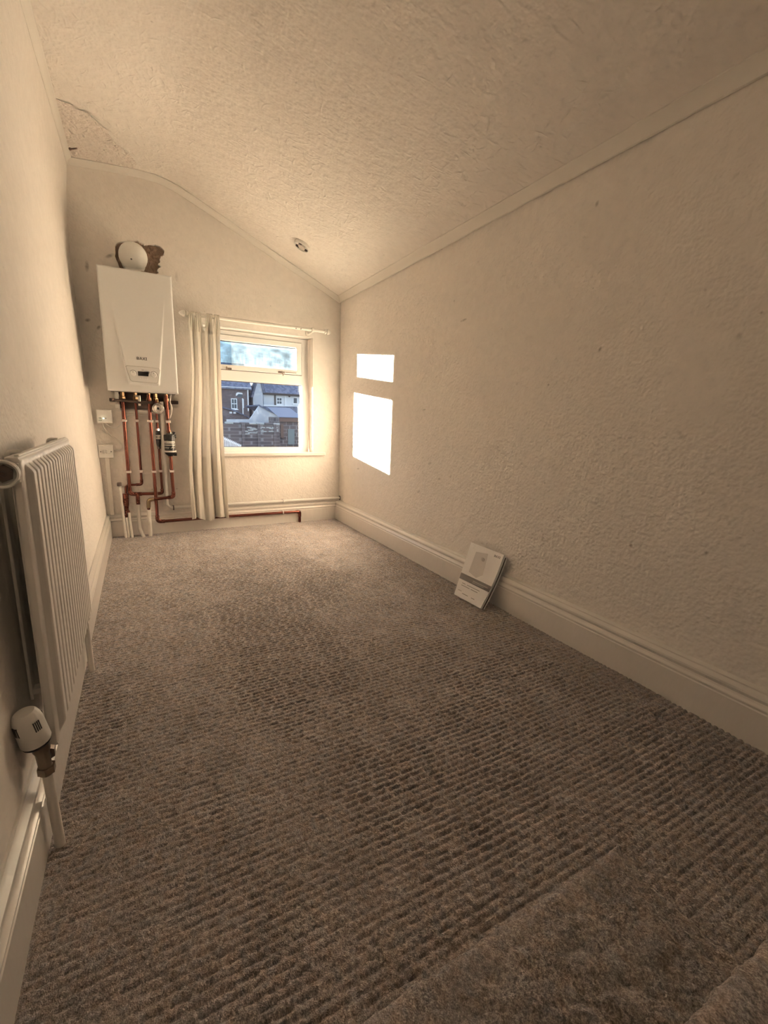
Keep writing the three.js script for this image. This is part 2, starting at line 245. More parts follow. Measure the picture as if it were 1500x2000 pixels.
// near end of the room, behind the camera: a doorway over the steps and a closed landing
{
  const y = ceilY(1.7);
  struct('wall_front', [box(0.96, XR + 0.02, -0.1, 2.5, ZN, ZN + 0.12), box(-0.32, 0.96, 2.15, 2.7, ZN, ZN + 0.12)], mWallLeft, 'cream wall with the doorway to the landing', 'wall');
  struct('floor_landing', box(-0.1, 1.0, 0.3, 0.54, ZN, 5.3), mCarpetPlain, 'brown carpet of the landing beyond the steps', 'floor');
  struct('wall_landing', [box(-0.3, -0.1, 0, 2.6, ZN, 5.3), box(1.0, 1.2, 0, 2.6, ZN + 0.12, 5.3), box(-0.3, 1.2, 0, 2.6, 5.3, 5.45), box(-0.3, 1.2, 2.4, 2.6, ZN + 0.12, 5.3)], mWallLeft, 'cream walls of the small landing beyond the steps', 'wall');
}
{ // added fill lamp, out of sight behind the camera: brightens the near walls
  const l = thing('added_fill_lamp', 'added unseen globe fill lamp over the landing, brightens the near walls', 'lamp', [0.45, 1.95, 4.55]);
  mesh('globe', lathe((() => { const o = []; for (let i = 0; i <= 16; i++) { const a = -Math.PI / 2 + Math.PI * i / 16; o.push([0.09 * Math.cos(a), 0.09 * Math.sin(a)]); } return o; })(), 28), std({ color: 0xffffff, emissive: lin(1, 0.82, 0.6), emissiveIntensity: 0.6, roughness: 0.5 }), l);
  mesh('flex', pipe([[0, 0.085, 0], [0, 0.45, 0]], 0.004), mWhitePlastic, l);
  const p = new THREE.PointLight(lin(1, 0.80, 0.58), 0.22); p.castShadow = true; p.shadow.radius = 4; p.name = 'added_fill_light'; l.add(p);
}
// coving
{
  const prof = [[0, 0], [0.034, 0], [0.034, 0.006], [0.029, 0.008], [0.020, 0.014], [0.013, 0.022], [0.009, 0.031], [0.006, 0.034], [0, 0.034]]; // x from wall, y down from ceiling
  const right = extrude(prof.map(([a, b]) => { const x = XR - 0.005 - a; return [x, ceilY(x) - b * 0.95 + 0.002]; }).reverse(), 0, ZN);
  struct('trim_1', toCreasedNormals(right, 0.4), mPaint, 'narrow painted coving along the top of the sunlit wall', 'coving');
  const left = extrude(prof.map(([a, b]) => [-0.03 + a * 0.9, 2.308 - b * 0.95]), 0, ZN);
  struct('trim_2', toCreasedNormals(left, 0.4), mPaint, 'narrow painted coving above the radiator wall', 'coving');
  const n = 60, ring = prof.map(([a, b]) => [a, b]);
  const back = grid(ring.length - 1, n, (s, t) => {
    const x = lerp(-0.03, XR - 0.002, t), e = 0.03, dx = e * 2, dy = ceilY(x + e) - ceilY(x - e), l = Math.hypot(dx, dy), [a, b] = ring[Math.round(s * (ring.length - 1))];
    return [x + dy / l * b, ceilY(x) - dx / l * b + 0.002 * Math.sin(x * 9), a - 0.001];
  });
  struct('trim_3', toCreasedNormals(back, 0.5), mPaint, 'narrow painted coving bending over the boiler and window', 'coving');
}
// skirting boards with a moulded top
{
  const prof = t => [[0, -0.02], [t, -0.02], [t, 0.098], [t - 0.003, 0.101], [t - 0.003, 0.104], [t, 0.107], [t, 0.111], [t - 0.007, 0.117], [t - 0.010, 0.123], [t - 0.007, 0.129], [t - 0.004, 0.134], [t - 0.005, 0.140], [t - 0.012, 0.146], [t - 0.017, 0.149], [t - 0.018, 0.153], [0, 0.155]];
  struct('baseboard_right', toCreasedNormals(extrude(prof(0.042).map(([a, y]) => [XR - a, y]).reverse(), 0, ZN), 0.5), mGloss, 'white gloss moulded skirting board under the sunlit wall', 'skirting');
  struct('baseboard_left', toCreasedNormals(extrude(prof(0.026).map(([a, y]) => [-0.003 + a, y]), 0, 3.2), 0.5), mGloss, 'white gloss moulded skirting board behind the radiator', 'skirting');
  const b = extrude(prof(0.024).map(([a, y]) => [-a, y]).reverse(), 0, XR - 0.02); b.rotateY(Math.PI / 2); b.translate(0.01, 0, 0);
  struct('baseboard_back', toCreasedNormals(b, 0.5), mGloss, 'white gloss skirting board below the window and boiler', 'skirting');
}

// ---------------------------------------------------------------- carpeted steps up to the doorway
{
  const labels = ['lowest carpeted step with rounded fuzzy nosing at the doorway', 'second carpeted step, behind and above the lowest one', 'top carpeted step leading into the landing'];
  for (let k = 0; k < 3; k++) {
    const h = 0.18 * (k + 1), z0 = 3.2 + 0.22 * k, z1 = k < 2 ? z0 + 0.212 : ZN, x1 = 0.893, R = 0.022;
    const prof = [[z0, -0.01]]; for (let i = 1; i <= 14; i++) prof.push([z0, lerp(0, h - R, i / 14)]);
    for (let i = 1; i <= 7; i++) { const a = i / 7 * Math.PI / 2; prof.push([z0 + R - R * Math.cos(a) - 0.010 * Math.sin(2 * a), h - R + (R + 0.004 * Math.sin(2 * a)) * Math.sin(a)]); }
    for (let i = 1; i <= 40; i++) prof.push([lerp(z0 + R, z1, i / 40), h]);
    const len = []; let acc = 0; prof.forEach(([z, y], i) => { if (i) acc += Math.hypot(z - prof[i - 1][0], y - prof[i - 1][1]); len.push(acc); });
    const top = grid(160, prof.length - 1, (s, t) => {
      const i = Math.round(t * (prof.length - 1)), [z, y] = prof[i]; let x = lerp(-0.02, x1, s);
      const e = smooth(x1 - 0.03, x1, x), f = 0.010 * (fbm(x * 55, len[i] * 55, 161 + k, 3) - 0.5) + 0.006 * (fbm(x * 260, len[i] * 260, 164 + k, 2) - 0.5), fz = i < 17 ? 1 : i < 24 ? 0.6 : 0;
      return [x + e * f, y + (1 - fz) * f - 0.018 * e * e * (i > 18 ? 1 : 0), z - fz * f];
    }, (s, t) => [lerp(-0.02, x1, s), len[Math.round(t * (prof.length - 1))]]);
    const side = extrude([...prof.map(([z, y]) => [-z, y - (y > 0.02 ? 0.018 : 0)]), [-z1, -0.01]].reverse(), 0, 0.012); side.rotateY(Math.PI / 2); side.translate(x1 - 0.012, 0, 0);
    // rotateY turns x into -z, so the outline was mirrored beforehand
    tag(mesh('carpeted_step', [top, side], mCarpetPlain), labels[k], 'step', 'carpeted steps to the landing');
  }
}

// ---------------------------------------------------------------- window
{
  const w = struct('window_1', null, null, 'white plastic window with a top opening light and one large lower pane', 'window');
  const FX0 = WX0 + 0.002, FX1 = 1.488, GX0 = 0.700, GX1 = 1.434;
  mesh('frame', extrude(rect(FX0, FX1, 0.572, 1.469), -0.150, -0.092, 0.003, [hrect(GX0 - 0.004, GX1, 1.186, 1.438), hrect(GX0, GX1, 0.609, 1.112)]), mUpvc, w);
  const sash = mesh('sash', extrude(rect(GX0 - 0.002, GX1 - 0.005, 1.190, 1.434), -0.150, -0.078, 0.004, [hrect(0.750, 1.386, 1.224, 1.396)]), mUpvc, w);
  mesh('sash_seal', extrude(rect(GX0 - 0.003, GX1 - 0.0005, 1.1865, 1.4375), -0.148, -0.100, 0, [hrect(GX0 + 0.01, GX1 - 0.02, 1.2, 1.42)]), mGasket, w);
  mesh('gasket', extrude(rect(0.749, 1.3865, 1.2235, 1.3965), -0.120, -0.112, 0, [hrect(0.7535, 1.3825, 1.2265, 1.3915)]), mGasket, sash);
  mesh('gasket', extrude(rect(GX0 - 0.001, GX1 + 0.001, 0.608, 1.113), -0.124, -0.116, 0, [hrect(GX0 + 0.004, GX1 - 0.004, 0.6125, 1.1065)]), mGasket, w);
  mesh('pane', box(GX0 - 0.003, GX1 + 0.003, 0.606, 1.115, -0.1205, -0.1195), mGlassClear, w);
  const film = tex(512, 256, (u, v) => { const drip = fbm(u * 46, v * 3, 171, 3), blot = fbm(u * 9, v * 5, 172, 4), edge = Math.min(1, 12 * Math.min(u, 1 - u, v * 0.5, (1 - v) * 0.5)); const k = 0.64 + 0.45 * (blot - 0.5) + 0.3 * (drip - 0.5) * smooth(1, 0.1, v) + 0.25 * (1 - edge); return [k * 0.86, k * 0.96, k]; }, true);
  const mFilm = phys({ map: film, color: lin(0.92, 0.92, 0.92), transmission: 1, thickness: 0, roughness: 0.15, ior: 1.45 });
  const pg = new THREE.PlaneGeometry(0.64, 0.178); pg.translate(1.068, 1.31, -0.116);
  mesh('pane', pg, mFilm, sash).userData.label = 'pane of grimy misted glass';
  // handle and stay of the opening light
  const hp = px(550, 727, 'z', -0.07);
  const h = mesh('window_handle', [rbox(hp.x - 0.026, hp.x + 0.026, hp.y - 0.007, hp.y + 0.007, -0.079, -0.068, 0.003), lathe([[0, 0], [0.009, 0], [0.009, 0.012], [0.006, 0.016], [0, 0.017]], 16, V(0, 0, 1), V(hp.x, hp.y, -0.07)), cable([[hp.x, hp.y, -0.057], [hp.x + 0.004, hp.y - 0.012, -0.053], [hp.x + 0.006, hp.y - 0.027, -0.05]], 0.004, 12)], mSteel, sash);
  mesh('stay_bar', [rbox(hp.x + 0.03, 1.383, 1.199, 1.205, -0.079, -0.071, 0.002)], mSteel, sash);
  const sp = px(446, 720, 'z', -0.07);
  mesh('window_handle', [rbox(sp.x - 0.014, sp.x + 0.024, sp.y - 0.007, sp.y + 0.007, -0.079, -0.066, 0.003), rbox(sp.x - 0.016, sp.x - 0.008, sp.y - 0.012, sp.y + 0.014, -0.079, -0.06, 0.003)], mSteel, sash);
  mesh('window_sill', rbox(0.615, 1.597, 0.548, 0.573, -0.095, 0.032, 0.006, 3), mGloss, w);
}

// ---------------------------------------------------------------- what stands outside, seen across the back yards
const noiseMap = (a, b, seed, cells, per) => tex(256, 256, (u, v) => { const n = fbm(u * cells, v * cells, seed, 4, cells), m = smooth(0.35, 0.65, n); return [lerp(a[0], b[0], m), lerp(a[1], b[1], m), lerp(a[2], b[2], m)]; }, true, per);
const brickTone = (a, b, c, seed, bw, bh) => tex(512, 512, (u, v) => { // far brickwork, too small to tell the bricks apart
  const row = Math.floor(v * 512 / bh), x = u * 512 / bw + (row & 1) * 0.5, k = Math.floor(x), n = hash(k, row, seed), blot = smooth(0.5, 0.7, fbm(u * 7, v * 7, seed + 2, 4, 7)), t = clamp(n * 0.8 + blot * 0.5); const mort = (v * 512 / bh - row < 0.16 || x - k < 0.1) ? 0.5 : 0;
  return [0, 1, 2].map(i => lerp(lerp(a[i], b[i], t), c[i], Math.max(mort, blot * 0.55 * n)));
}, true, 0.14);
const mBrick = std({ map: brickTone([.40, .35, .35], [.50, .43, .42], [.60, .58, .58], 201, 16, 5.3), roughness: 0.95 });
const mBrickOld = std({ map: brickTone([.38, .34, .34], [.52, .47, .46], [.78, .77, .76], 203, 21, 7), roughness: 0.95 });
const mRender = std({ map: noiseMap([.80, .81, .83], [.88, .88, .88], 205, 8, 0.2), roughness: 0.9 });
const mSlate = std({ map: noiseMap([.40, .41, .47], [.52, .52, .58], 207, 20, 0.2), roughness: 0.7 });
const mTrimOut = std({ color: lin(0.85, 0.85, 0.85), roughness: 0.5 });
const mGlassDark = std({ color: lin(0.06, 0.07, 0.09), roughness: 0.08 });
const mLichen = std({ color: lin(0.52, 0.52, 0.50), roughness: 0.95 });
const mRust = std({ color: lin(0.22, 0.14, 0.11), roughness: 0.9 });
const mGround = std({ map: noiseMap([.36, .36, .34], [.46, .45, .43], 211, 12, 0.15), roughness: 1 });
const GY = -2.9;                                                // the yards lie a storey below this floor
struct('ground', box(-60, 90, GY - 0.5, GY, -160, -0.4), mGround, 'grey concrete of the back yards outside', 'ground');
const P = (u, v, d) => { const p = px(u, v, 'z', -d); return [p.x, p.y]; };
const slab = (pts, d, depth) => extrude(pts.map(([u, v]) => P(u, v, d)), -d - depth, -d);
const down = (pts, d, depth) => { const q = pts.map(([u, v]) => P(u, v, d)); return extrude([...q, [q[q.length - 1][0], GY], [q[0][0], GY]], -d - depth, -d); };
function outWindow(parent, u0, u1, v0, v1, d, bars) {
  const [x0, y1] = P(u0, v0, d), [x1, y0] = P(u1, v1, d), f = 0.09;
  const w = mesh('window', extrude(rect(x0, x1, y0, y1), -d - 0.05, -d + 0.06, 0, bars ? [hrect(x0 + f, x1 - f, y0 + f, (y0 + y1) / 2 - f / 2), hrect(x0 + f, x1 - f, (y0 + y1) / 2 + f / 2, y1 - f)] : [hrect(x0 + f, x1 - f, y0 + f, y1 - f)]), mTrimOut, parent);
  mesh('pane', box(x0 + f * 0.8, x1 - f * 0.8, y0 + f * 0.8, y1 - f * 0.8, -d + 0.005, -d + 0.02), mGlassDark, w);
  if (bars) mesh('glazing_bar', [box((x0 + x1) / 2 - 0.025, (x0 + x1) / 2 + 0.025, y0, y1, -d, -d + 0.05)], mTrimOut, w);
  mesh('sill', box(x0 - 0.1, x1 + 0.1, y0 - 0.13, y0, -d, -d + 0.16), mTrimOut, w);
}
{ // brick house with white sash windows
  const D = 58, h = thing('brick_house', 'dark brick house with white sash window, arch and drainpipes', 'house');
  const [xl, yt] = P(424, 757, D), [xr, yr] = P(486, 761, D);
  mesh('wall', extrude([[xl - 3, GY], [xr, GY], [xr, yr], [xl - 3, yr + 0.25]], -D - 8, -D), mBrick, h);
  const roof = new THREE.BufferGeometry(); // pitched roof with a thickness
  { const g = extrude([[D - 0.35, yr - 0.05], [D + 4, yr + 3.4], [D + 8.2, yr - 0.05], [D + 8.2, yr + 0.12], [D + 4, yr + 3.6], [D - 0.35, yr + 0.14]], 0, xr - xl + 3.4); g.rotateY(Math.PI / 2); g.translate(xl - 3.1, 0, 0); mesh('roof', g, mSlate, h); }
  mesh('gutter', box(xl - 3, xr + 0.25, yr - 0.05, yr + 0.22, -D + 0.02, -D + 0.34), mTrimOut, h);
  outWindow(h, 451, 463.5, 778, 799, D, true);
  { const [ax0, ay1] = P(460, 766, D), [ax1, ay0] = P(474, 776, D); mesh('arch_lintel', extrude([[ax0, ay1 - 0.42], [ax0 + 0.1, ay1 - 0.08], [ax0 + 0.3, ay1], [ax1 - 0.05, ay1 - 0.05], [ax1, ay1 - 0.22], [ax0 + 0.35, ay1 - 0.2], [ax0 + 0.15, ay1 - 0.42]], -D, -D + 0.08), mTrimOut, h); mesh('window', box(ax0 + 0.2, ax1 - 0.05, ay0, ay1 - 0.22, -D - 0.02, -D + 0.02), mGlassDark, h); }
  for (const [u, v0, v1] of [[473.5, 778, 809], [483.5, 760, 803]]) { const [x, y1] = P(u, v0, D), [, y0] = P(u, v1, D); mesh('drainpipe', box(x - 0.06, x + 0.06, y0, y1, -D, -D + 0.12), mTrimOut, h); }
  { const [x, y0] = P(475.5, 797, D), [x2, y1] = P(474, 779, D); mesh('soil_pipe', box(x - 0.05, x + 0.05, y0, y1, -D, -D + 0.12), mTrimOut, h); }
}
{ // unseen terrace rows out of view, placed to shade the yards and the gable
  const t = thing('unseen_terrace_row', 'unseen brick terrace row beside the sash-window house, keeps the sun off the yards', 'houses');
  mesh('wall', box(-95, 4.5, GY, 3.4, -67, -59), mBrick, t);
  const g = extrude([[58.6, 3.3], [63, 6.4], [67.4, 3.3]], 0, 99.5); g.rotateY(Math.PI / 2); g.translate(-95, 0, 0); mesh('roof', g, mSlate, t);
  const t2 = thing('unseen_terrace_row', 'unseen farther brick terrace row, keeps the sun off the pale gable house', 'houses');
  mesh('wall', box(-110, 9.5, GY, 5.6, -95, -86), mBrick, t2);
  const g2 = extrude([[85.6, 5.5], [90.5, 9.4], [95.4, 5.5]], 0, 119.5); g2.rotateY(Math.PI / 2); g2.translate(-110, 0, 0); mesh('roof', g2, mSlate, t2);
}
{ const D = 50, l = thing('lean_to', 'low brick lean-to with a sloping slate roof below the sash window', 'outbuilding'); // single-storey
  const q = [[430, 796], [457, 803], [485, 816]].map(([u, v]) => P(u, v, D));
  mesh('wall', extrude([[q[0][0], GY], [q[2][0], GY], q[2], q[1], q[0]], -D - 4, -D), mBrick, l);
  mesh('roof', extrude([q[0], q[1], q[2], [q[2][0] + 0.15, q[2][1] + 0.05], [q[1][0], q[1][1] + 0.16], [q[0][0], q[0][1] + 0.16]], -D - 4.1, -D + 0.2), mSlate, l);
  const [vx, vy] = P(454.5, 806, D); for (const o of [-0.22, 0.2]) mesh('vent', box(vx + o - 0.14, vx + o + 0.14, vy - 0.1, vy + 0.1, -D, -D + 0.1), mTrimOut, l);
}
{ const D = 61.5, h = thing('gable_house', 'pale rendered gable end beside the brick house', 'house');
  const q = [[494, 776], [499, 757], [505.5, 738], [510, 752], [513, 767]].map(([u, v]) => P(u, v, D));
  mesh('wall', extrude([[q[0][0], GY], [q[4][0], GY], q[4], q[3], q[2], q[1], q[0]], -D - 1.8, -D), mRender, h);
  mesh('verge', extrude([q[0], q[1], q[2], [q[2][0], q[2][1] + 0.3], [q[1][0] - 0.22, q[1][1] + 0.1], [q[0][0] - 0.3, q[0][1]]], -D - 1.8, -D + 0.2), mSlate, h);
  mesh('verge', extrude([q[2], q[3], q[4], [q[4][0] + 0.4, q[4][1]], [q[3][0] + 0.35, q[3][1] + 0.1], [q[2][0], q[2][1] + 0.3]], -D - 1.8, -D + 0.2), mSlate, h);
  const [cx0, cy] = P(487.5, 760, D + 1), [cx1] = P(494.5, 760, D + 1); mesh('side_wall', box(cx0, cx1, GY, cy + 0.5, -D - 1.8, -D - 1), mBrickOld, h);
}
{ const D = 64, h = thing('white_house', 'long white rendered house with a slate roof and small windows', 'house');
  const [x0, yt] = P(515, 769, D), [x1] = P(606, 772, D), [, yb] = P(520, 792, D);
  mesh('wall', box(x0, x1, GY, yt, -D - 7, -D), mRender, h);
  { const g = extrude([[D - 0.4, yt - 0.1], [D + 3.5, yt + 3.2], [D + 7.4, yt - 0.1], [D + 7.4, yt + 0.1], [D + 3.5, yt + 3.4], [D - 0.4, yt + 0.14]], 0, x1 - x0 + 0.4); g.rotateY(Math.PI / 2); g.translate(x0 - 0.2, 0, 0); mesh('roof', g, mSlate, h); }
  mesh('gutter', box(x0 - 0.2, x1, yt - 0.12, yt + 0.16, -D, -D + 0.42), mDarkSteel, h);
  outWindow(h, 540, 551, 776, 790, D, true); outWindow(h, 572, 581, 776, 789, D, false);
  for (const [u, m] of [[537, mDarkSteel], [557, mTrimOut]]) { const [x] = P(u, 780, D); mesh('drainpipe', box(x - 0.09, x + 0.09, yb, yt, -D, -D + 0.14), m, h); }
  { const [x, y] = P(565, 774, D); mesh('vent', lathe([[0, 0], [0.14, 0], [0.14, 0.1], [0, 0.12]], 12, V(0, 0, 1), V(x, y, -D)), mDarkSteel, h); }
  mesh('plinth', box(x0 - 0.1, x1, yb - 0.2, yb + 0.12, -D, -D + 0.2), mTrimOut, h);
}
{ const D = 46, o = thing('rendered_shed', 'pale rendered shed gable with a slate roof behind the yard wall', 'outbuilding');
  const q = [[486, 822], [506, 793], [544.5, 813]].map(([u, v]) => P(u, v, D));
  mesh('wall', extrude([[q[0][0], GY], [q[2][0], GY], q[2], q[1], q[0]], -D - 0.4, -D), mRender, o);
  const e = P(583, 794, D), b = P(583, 816, D);
  mesh('roof', [extrude([q[1], [q[2][0], q[2][1]], [q[2][0], q[2][1] + 0.1], [q[1][0], q[1][1] + 0.14]], -D - 7, -D + 0.15)], mSlate, o);
  mesh('back_roof', extrude([[q[1][0] + 0.2, q[1][1]], e, b, [q[2][0], q[2][1]]], -D - 1.2, -D - 0.5), mSlate, o);
  mesh('pale_streak', slab([[500, 800], [503, 799.5], [505.5, 808], [503, 809]], D - 0.01, 0.02), mTrimOut, o);  // pale streak on the shed gable
}
{ const D = 40, o = thing('corrugated_shed', 'brick shed with a corrugated lean-to roof and dark eaves', 'outbuilding');
  const [x0, yt] = P(545, 815, D), [x1] = P(590, 815, D), [, ye] = P(577, 824, D);
  mesh('wall', box(x0, x1, GY, yt, -D - 4, -D), mBrickOld, o);
  const [, yr] = P(560, 797, D + 4), n = 30;
  const g = grid(n * 6, 2, (s, t) => [lerp(x0 - 0.1, x1, s), lerp(yt, yr, t) + 0.05 * Math.sin(s * n * 2 * Math.PI), lerp(-D + 0.25, -D - 4, t)]);
  mesh('corrugated_roof', [g], std({ color: lin(0.42, 0.43, 0.50), roughness: 0.6, side: THREE.DoubleSide }), o);
  mesh('eaves_board', box(x0, x1, ye, yt, -D, -D + 0.2), mRust, o);
  { const [a, b] = P(562, 838, D), [c, d] = P(575, 868, D); mesh('door', box(a, c, d, b, -D, -D + 0.08), std({ color: lin(0.24, 0.28, 0.28), roughness: 0.8 }), o); }
  const [pxx, py] = P(550.5, 829, D); mesh('drainpipe', box(pxx - 0.14, pxx + 0.1, py - 1.3, py, -D, -D + 0.2), mRust, o);
}
{ const D = 37, w = thing('yard_wall', 'old brick yard wall with piers and pale coping', 'garden wall');
  const [x0, yt] = P(400, 826, D), [x1] = P(546, 829, D);
  mesh('wall', box(x0, x1, GY, yt, -D - 0.35, -D), mBrickOld, w);
  for (const u of [475, 505.5, 537]) { const [x] = P(u, 840, D); mesh('pier', box(x - 0.13, x + 0.13, GY, yt + 0.03, -D, -D + 0.12), mBrickOld, w); }
  const r = rng(31); let x = P(440, 826, D)[0];
  while (x < x1) { const l = 0.35 + r() * 0.5; mesh('coping_stone', rbox(x, Math.min(x + l - 0.03, x1), yt - 0.03, yt + 0.06 + r() * 0.1, -D - 0.4, -D + 0.05 + r() * 0.05, 0.03, 1), r() < 0.6 ? mLichen : mBrickOld, w); x += l; }
  for (let k = 0; k < 26; k++) { const cx = lerp(P(478, 840, D)[0], P(543, 840, D)[0], r()), cy = lerp(P(500, 848, D)[1], P(500, 834, D)[1], r()); mesh('pale_stone', rbox(cx - 0.1 - r() * 0.2, cx + 0.1 + r() * 0.22, cy - 0.05, cy + 0.05, -D, -D + 0.04, 0.02, 1), mLichen, w); }
}
{ const D = 44, w = thing('white_wall', 'low white painted wall in front of the lean-to', 'garden wall');
  mesh('wall', down([[443, 819], [487, 819]], D, 0.3), mRender, w);
}
{ // white picket fence stepping down the yard
  const f = thing('picket_fence', 'white picket fence running down in front of the yard wall', 'fence'), D = 22;
  const a = P(437, 852, D), b = P(484, 872, D), n = 12;
  for (let i = 0; i < n; i++) { const t = i / (n - 1), x = lerp(a[0], b[0], t), y = lerp(a[1], b[1], t), z = -D - t * 2; mesh('picket', extrude([[x - 0.026, GY], [x + 0.026, GY], [x + 0.026, y - 0.04], [x, y], [x - 0.026, y - 0.04]], z - 0.02, z), mTrimOut, f); }
  for (const dy of [0.12, 0.75]) { const dir = V(b[0] - a[0], b[1] - a[1], -2), g = new THREE.BoxGeometry(dir.length(), 0.09, 0.04); g.applyQuaternion(new THREE.Quaternion().setFromUnitVectors(V(1, 0, 0), dir.clone().normalize())); g.translate((a[0] + b[0]) / 2, (a[1] + b[1]) / 2 - dy, -D - 1 - 0.045); mesh('rail', g, mTrimOut, f); }
}
{ // the neighbouring parapet just right of the window, in full sun
  const g = extrude([[0.34, -3], [2.05, -3], [2.05, 0.955], [1.5, 1.06], [0.34, 1.18]], 0, 0.22); g.rotateY(Math.PI / 2); g.translate(2.035, 0, 0);
  tag(mesh('parapet_wall', g, mRender), 'sunlit rendered parapet wall just outside the window', 'garden wall');
}
// ---------------------------------------------------------------- boiler
const font = await new FontLoader().loadAsync('fonts/droid/droid_sans_bold.typeface.json');
function lettering(text, height, depth) { const g = new TextGeometry(text, { font, size: height, depth, curveSegments: 4 }); g.computeBoundingBox(); const b = g.boundingBox; g.translate(-(b.min.x + b.max.x) / 2, -(b.min.y + b.max.y) / 2, 0); return g; }
const BX0 = 0.087, BX1 = 0.481, BY0 = 0.979, BY1 = 1.686, BZ = 0.285;
{
  const b = thing('boiler', 'white wall-hung gas boiler with control panel beside the curtain', 'boiler', [0.284, BY0, 0]);
  const B = (n, g, m, p) => { const list = Array.isArray(g) ? g : [g]; list.forEach(q => q.translate(-0.284, -BY0, 0)); return mesh(n, list.length > 1 ? list : list[0], m, p || b); };
  B('casing', rbox(BX0 + 0.003, BX1 - 0.003, BY0 + 0.004, BY1 - 0.003, 0.03, BZ - 0.03, 0.006), mBoiler);
  // front cover: rounded edges and a centre field that rises towards the foot between two converging creases
  const raise = (x, y) => { const t = clamp((1.60 - y) / 0.57), l = lerp(0.128, 0.205, clamp((1.6 - y) / 0.57)), r = lerp(0.440, 0.372, clamp((1.6 - y) / 0.57)); return 0.0115 * smooth(0, 1, t) * smooth(l - 0.004, l + 0.004, x) * smooth(r + 0.004, r - 0.004, x) * smooth(1.024, 1.033, y); };
  const edge = d => { const R = 0.012; return d >= R ? 0 : R - Math.sqrt(Math.max(0, R * R - (R - d) * (R - d))); };
  const sx = []; for (let i = 0; i <= 5; i++) sx.push(0.012 * Math.pow(i / 5, 1.6)); const xs = [...sx.map(v => BX0 + v)]; for (let i = 1; i < 130; i++) xs.push(lerp(BX0 + 0.012, BX1 - 0.012, i / 130)); xs.push(...sx.slice().reverse().map(v => BX1 - v));
  const ys = [...sx.map(v => BY0 + v)]; for (let i = 1; i < 150; i++) ys.push(lerp(BY0 + 0.012, BY1 - 0.012, i / 150)); ys.push(...sx.slice().reverse().map(v => BY1 - v));
  const front = grid(xs.length - 1, ys.length - 1, (s, t) => { const x = xs[Math.round(s * (xs.length - 1))], y = ys[Math.round(t * (ys.length - 1))]; return [x, y, BZ - 0.0115 + raise(x, y) - edge(Math.min(x - BX0, BX1 - x, y - BY0, BY1 - y)) + 0.0115 * 0.3]; });
  const shell = extrude(roundRect(BX0, BX1, BY0, BY1, 0.012), BZ - 0.06, BZ - 0.0195);
  B('front_cover', [front, shell], mBoiler);
  const pz = BZ - 0.0115 + 0.0115 * 1.3;
  const cp = B('control_panel', extrude([[0.196, 1.126], [0.204, 1.131], [0.372, 1.127], [0.379, 1.119], [0.362, 1.044], [0.354, 1.038], [0.222, 1.042], [0.214, 1.049]].reverse(), pz - 0.006, pz + 0.002, 0.0015), mBoilerTrim);
  B('panel_groove', extrude([[0.193, 1.128], [0.203, 1.1335], [0.373, 1.1295], [0.382, 1.119], [0.364, 1.042], [0.355, 1.0355], [0.221, 1.0395], [0.2115, 1.048]].reverse(), pz - 0.004, pz + 0.0006), std({ color: lin(0.42, 0.40, 0.37), roughness: 0.6 }), cp);
  B('display', rbox(0.257, 0.314, 1.076, 1.103, pz + 0.001, pz + 0.0035, 0.001), mBlackGloss, cp);
  for (const [x, y] of [[0.231, 1.088], [0.344, 1.088]]) { const k = B('knob', lathe([[0, 0], [0.0165, 0], [0.0165, 0.009], [0.0135, 0.013], [0, 0.014]], 28, V(0, 0, 1), V(x, y, pz + 0.001)), mBoiler, cp); B('pointer', rbox(x - 0.0012, x + 0.0012, y + 0.004, y + 0.013, pz + 0.0135, pz + 0.0158, 0.0006), mInk, k); B('dial_mark', extrude((() => { const o = []; for (let i = 0; i <= 14; i++) { const a = lerp(-0.2, 2.4, i / 14); o.push([x + 0.0205 * Math.cos(a), y + 0.0205 * Math.sin(a)]); } for (let i = 14; i >= 0; i--) { const a = lerp(-0.2, 2.4, i / 14); o.push([x + 0.0185 * Math.cos(a), y + 0.0185 * Math.sin(a)]); } return o; })(), pz + 0.0018, pz + 0.0024), mInk, k); }
  for (let i = 0; i < 4; i++) B('button', rbox(0.263 + i * 0.0125, 0.272 + i * 0.0125, 1.057, 1.064, pz + 0.001, pz + 0.004, 0.002), mBoiler, cp);
  { const t = lettering('BAXI', 0.004, 0.0004); t.translate(0.285, 1.112, pz + 0.0019); B('small_lettering', t, mInk, cp); }
  { const t = lettering('BAXI', 0.0165, 0.0008); t.scale(1.12, 1, 1); t.translate(0.285, 1.180, pz - 0.0012); B('lettering', t, mInk); }
  B('underside_plate', box(BX0 + 0.008, BX1 - 0.008, BY0 + 0.002, BY0 + 0.006, 0.03, BZ - 0.05), mDarkSteel);
  B('rail_and_dark_plate', [rbox(0.080, 0.494, 0.918, 0.940, 0.002, 0.03, 0.003), rbox(0.135, 0.44, 0.878, 0.985, 0.003, 0.020, 0.002)], mDarkSteel);  // dark rail, with a dark brown plate behind it under the boiler
  // fittings under the boiler
  for (const x of [0.158, 0.232, 0.311, 0.352, 0.418]) B('pipe_union', lathe([[0.008, 0], [0.015, 0], [0.017, 0.004], [0.017, 0.02], [0.013, 0.024], [0.013, 0.05], [0.008, 0.05]], 6, V(0, 1, 0), V(x, 0.932, 0.05)), mBrass);
  B('drain_hose', pipe([[0.10, 0.928, 0.075], [0.20, 0.925, 0.08], [0.27, 0.915, 0.085], [0.33, 0.922, 0.08]], 0.008, 0.03), mDarkSteel);
  B('valve_lever', [rbox(0.246, 0.262, 0.895, 0.96, 0.075, 0.085, 0.003), rbox(0.232, 0.262, 0.955, 0.967, 0.06, 0.085, 0.004)], mChrome);
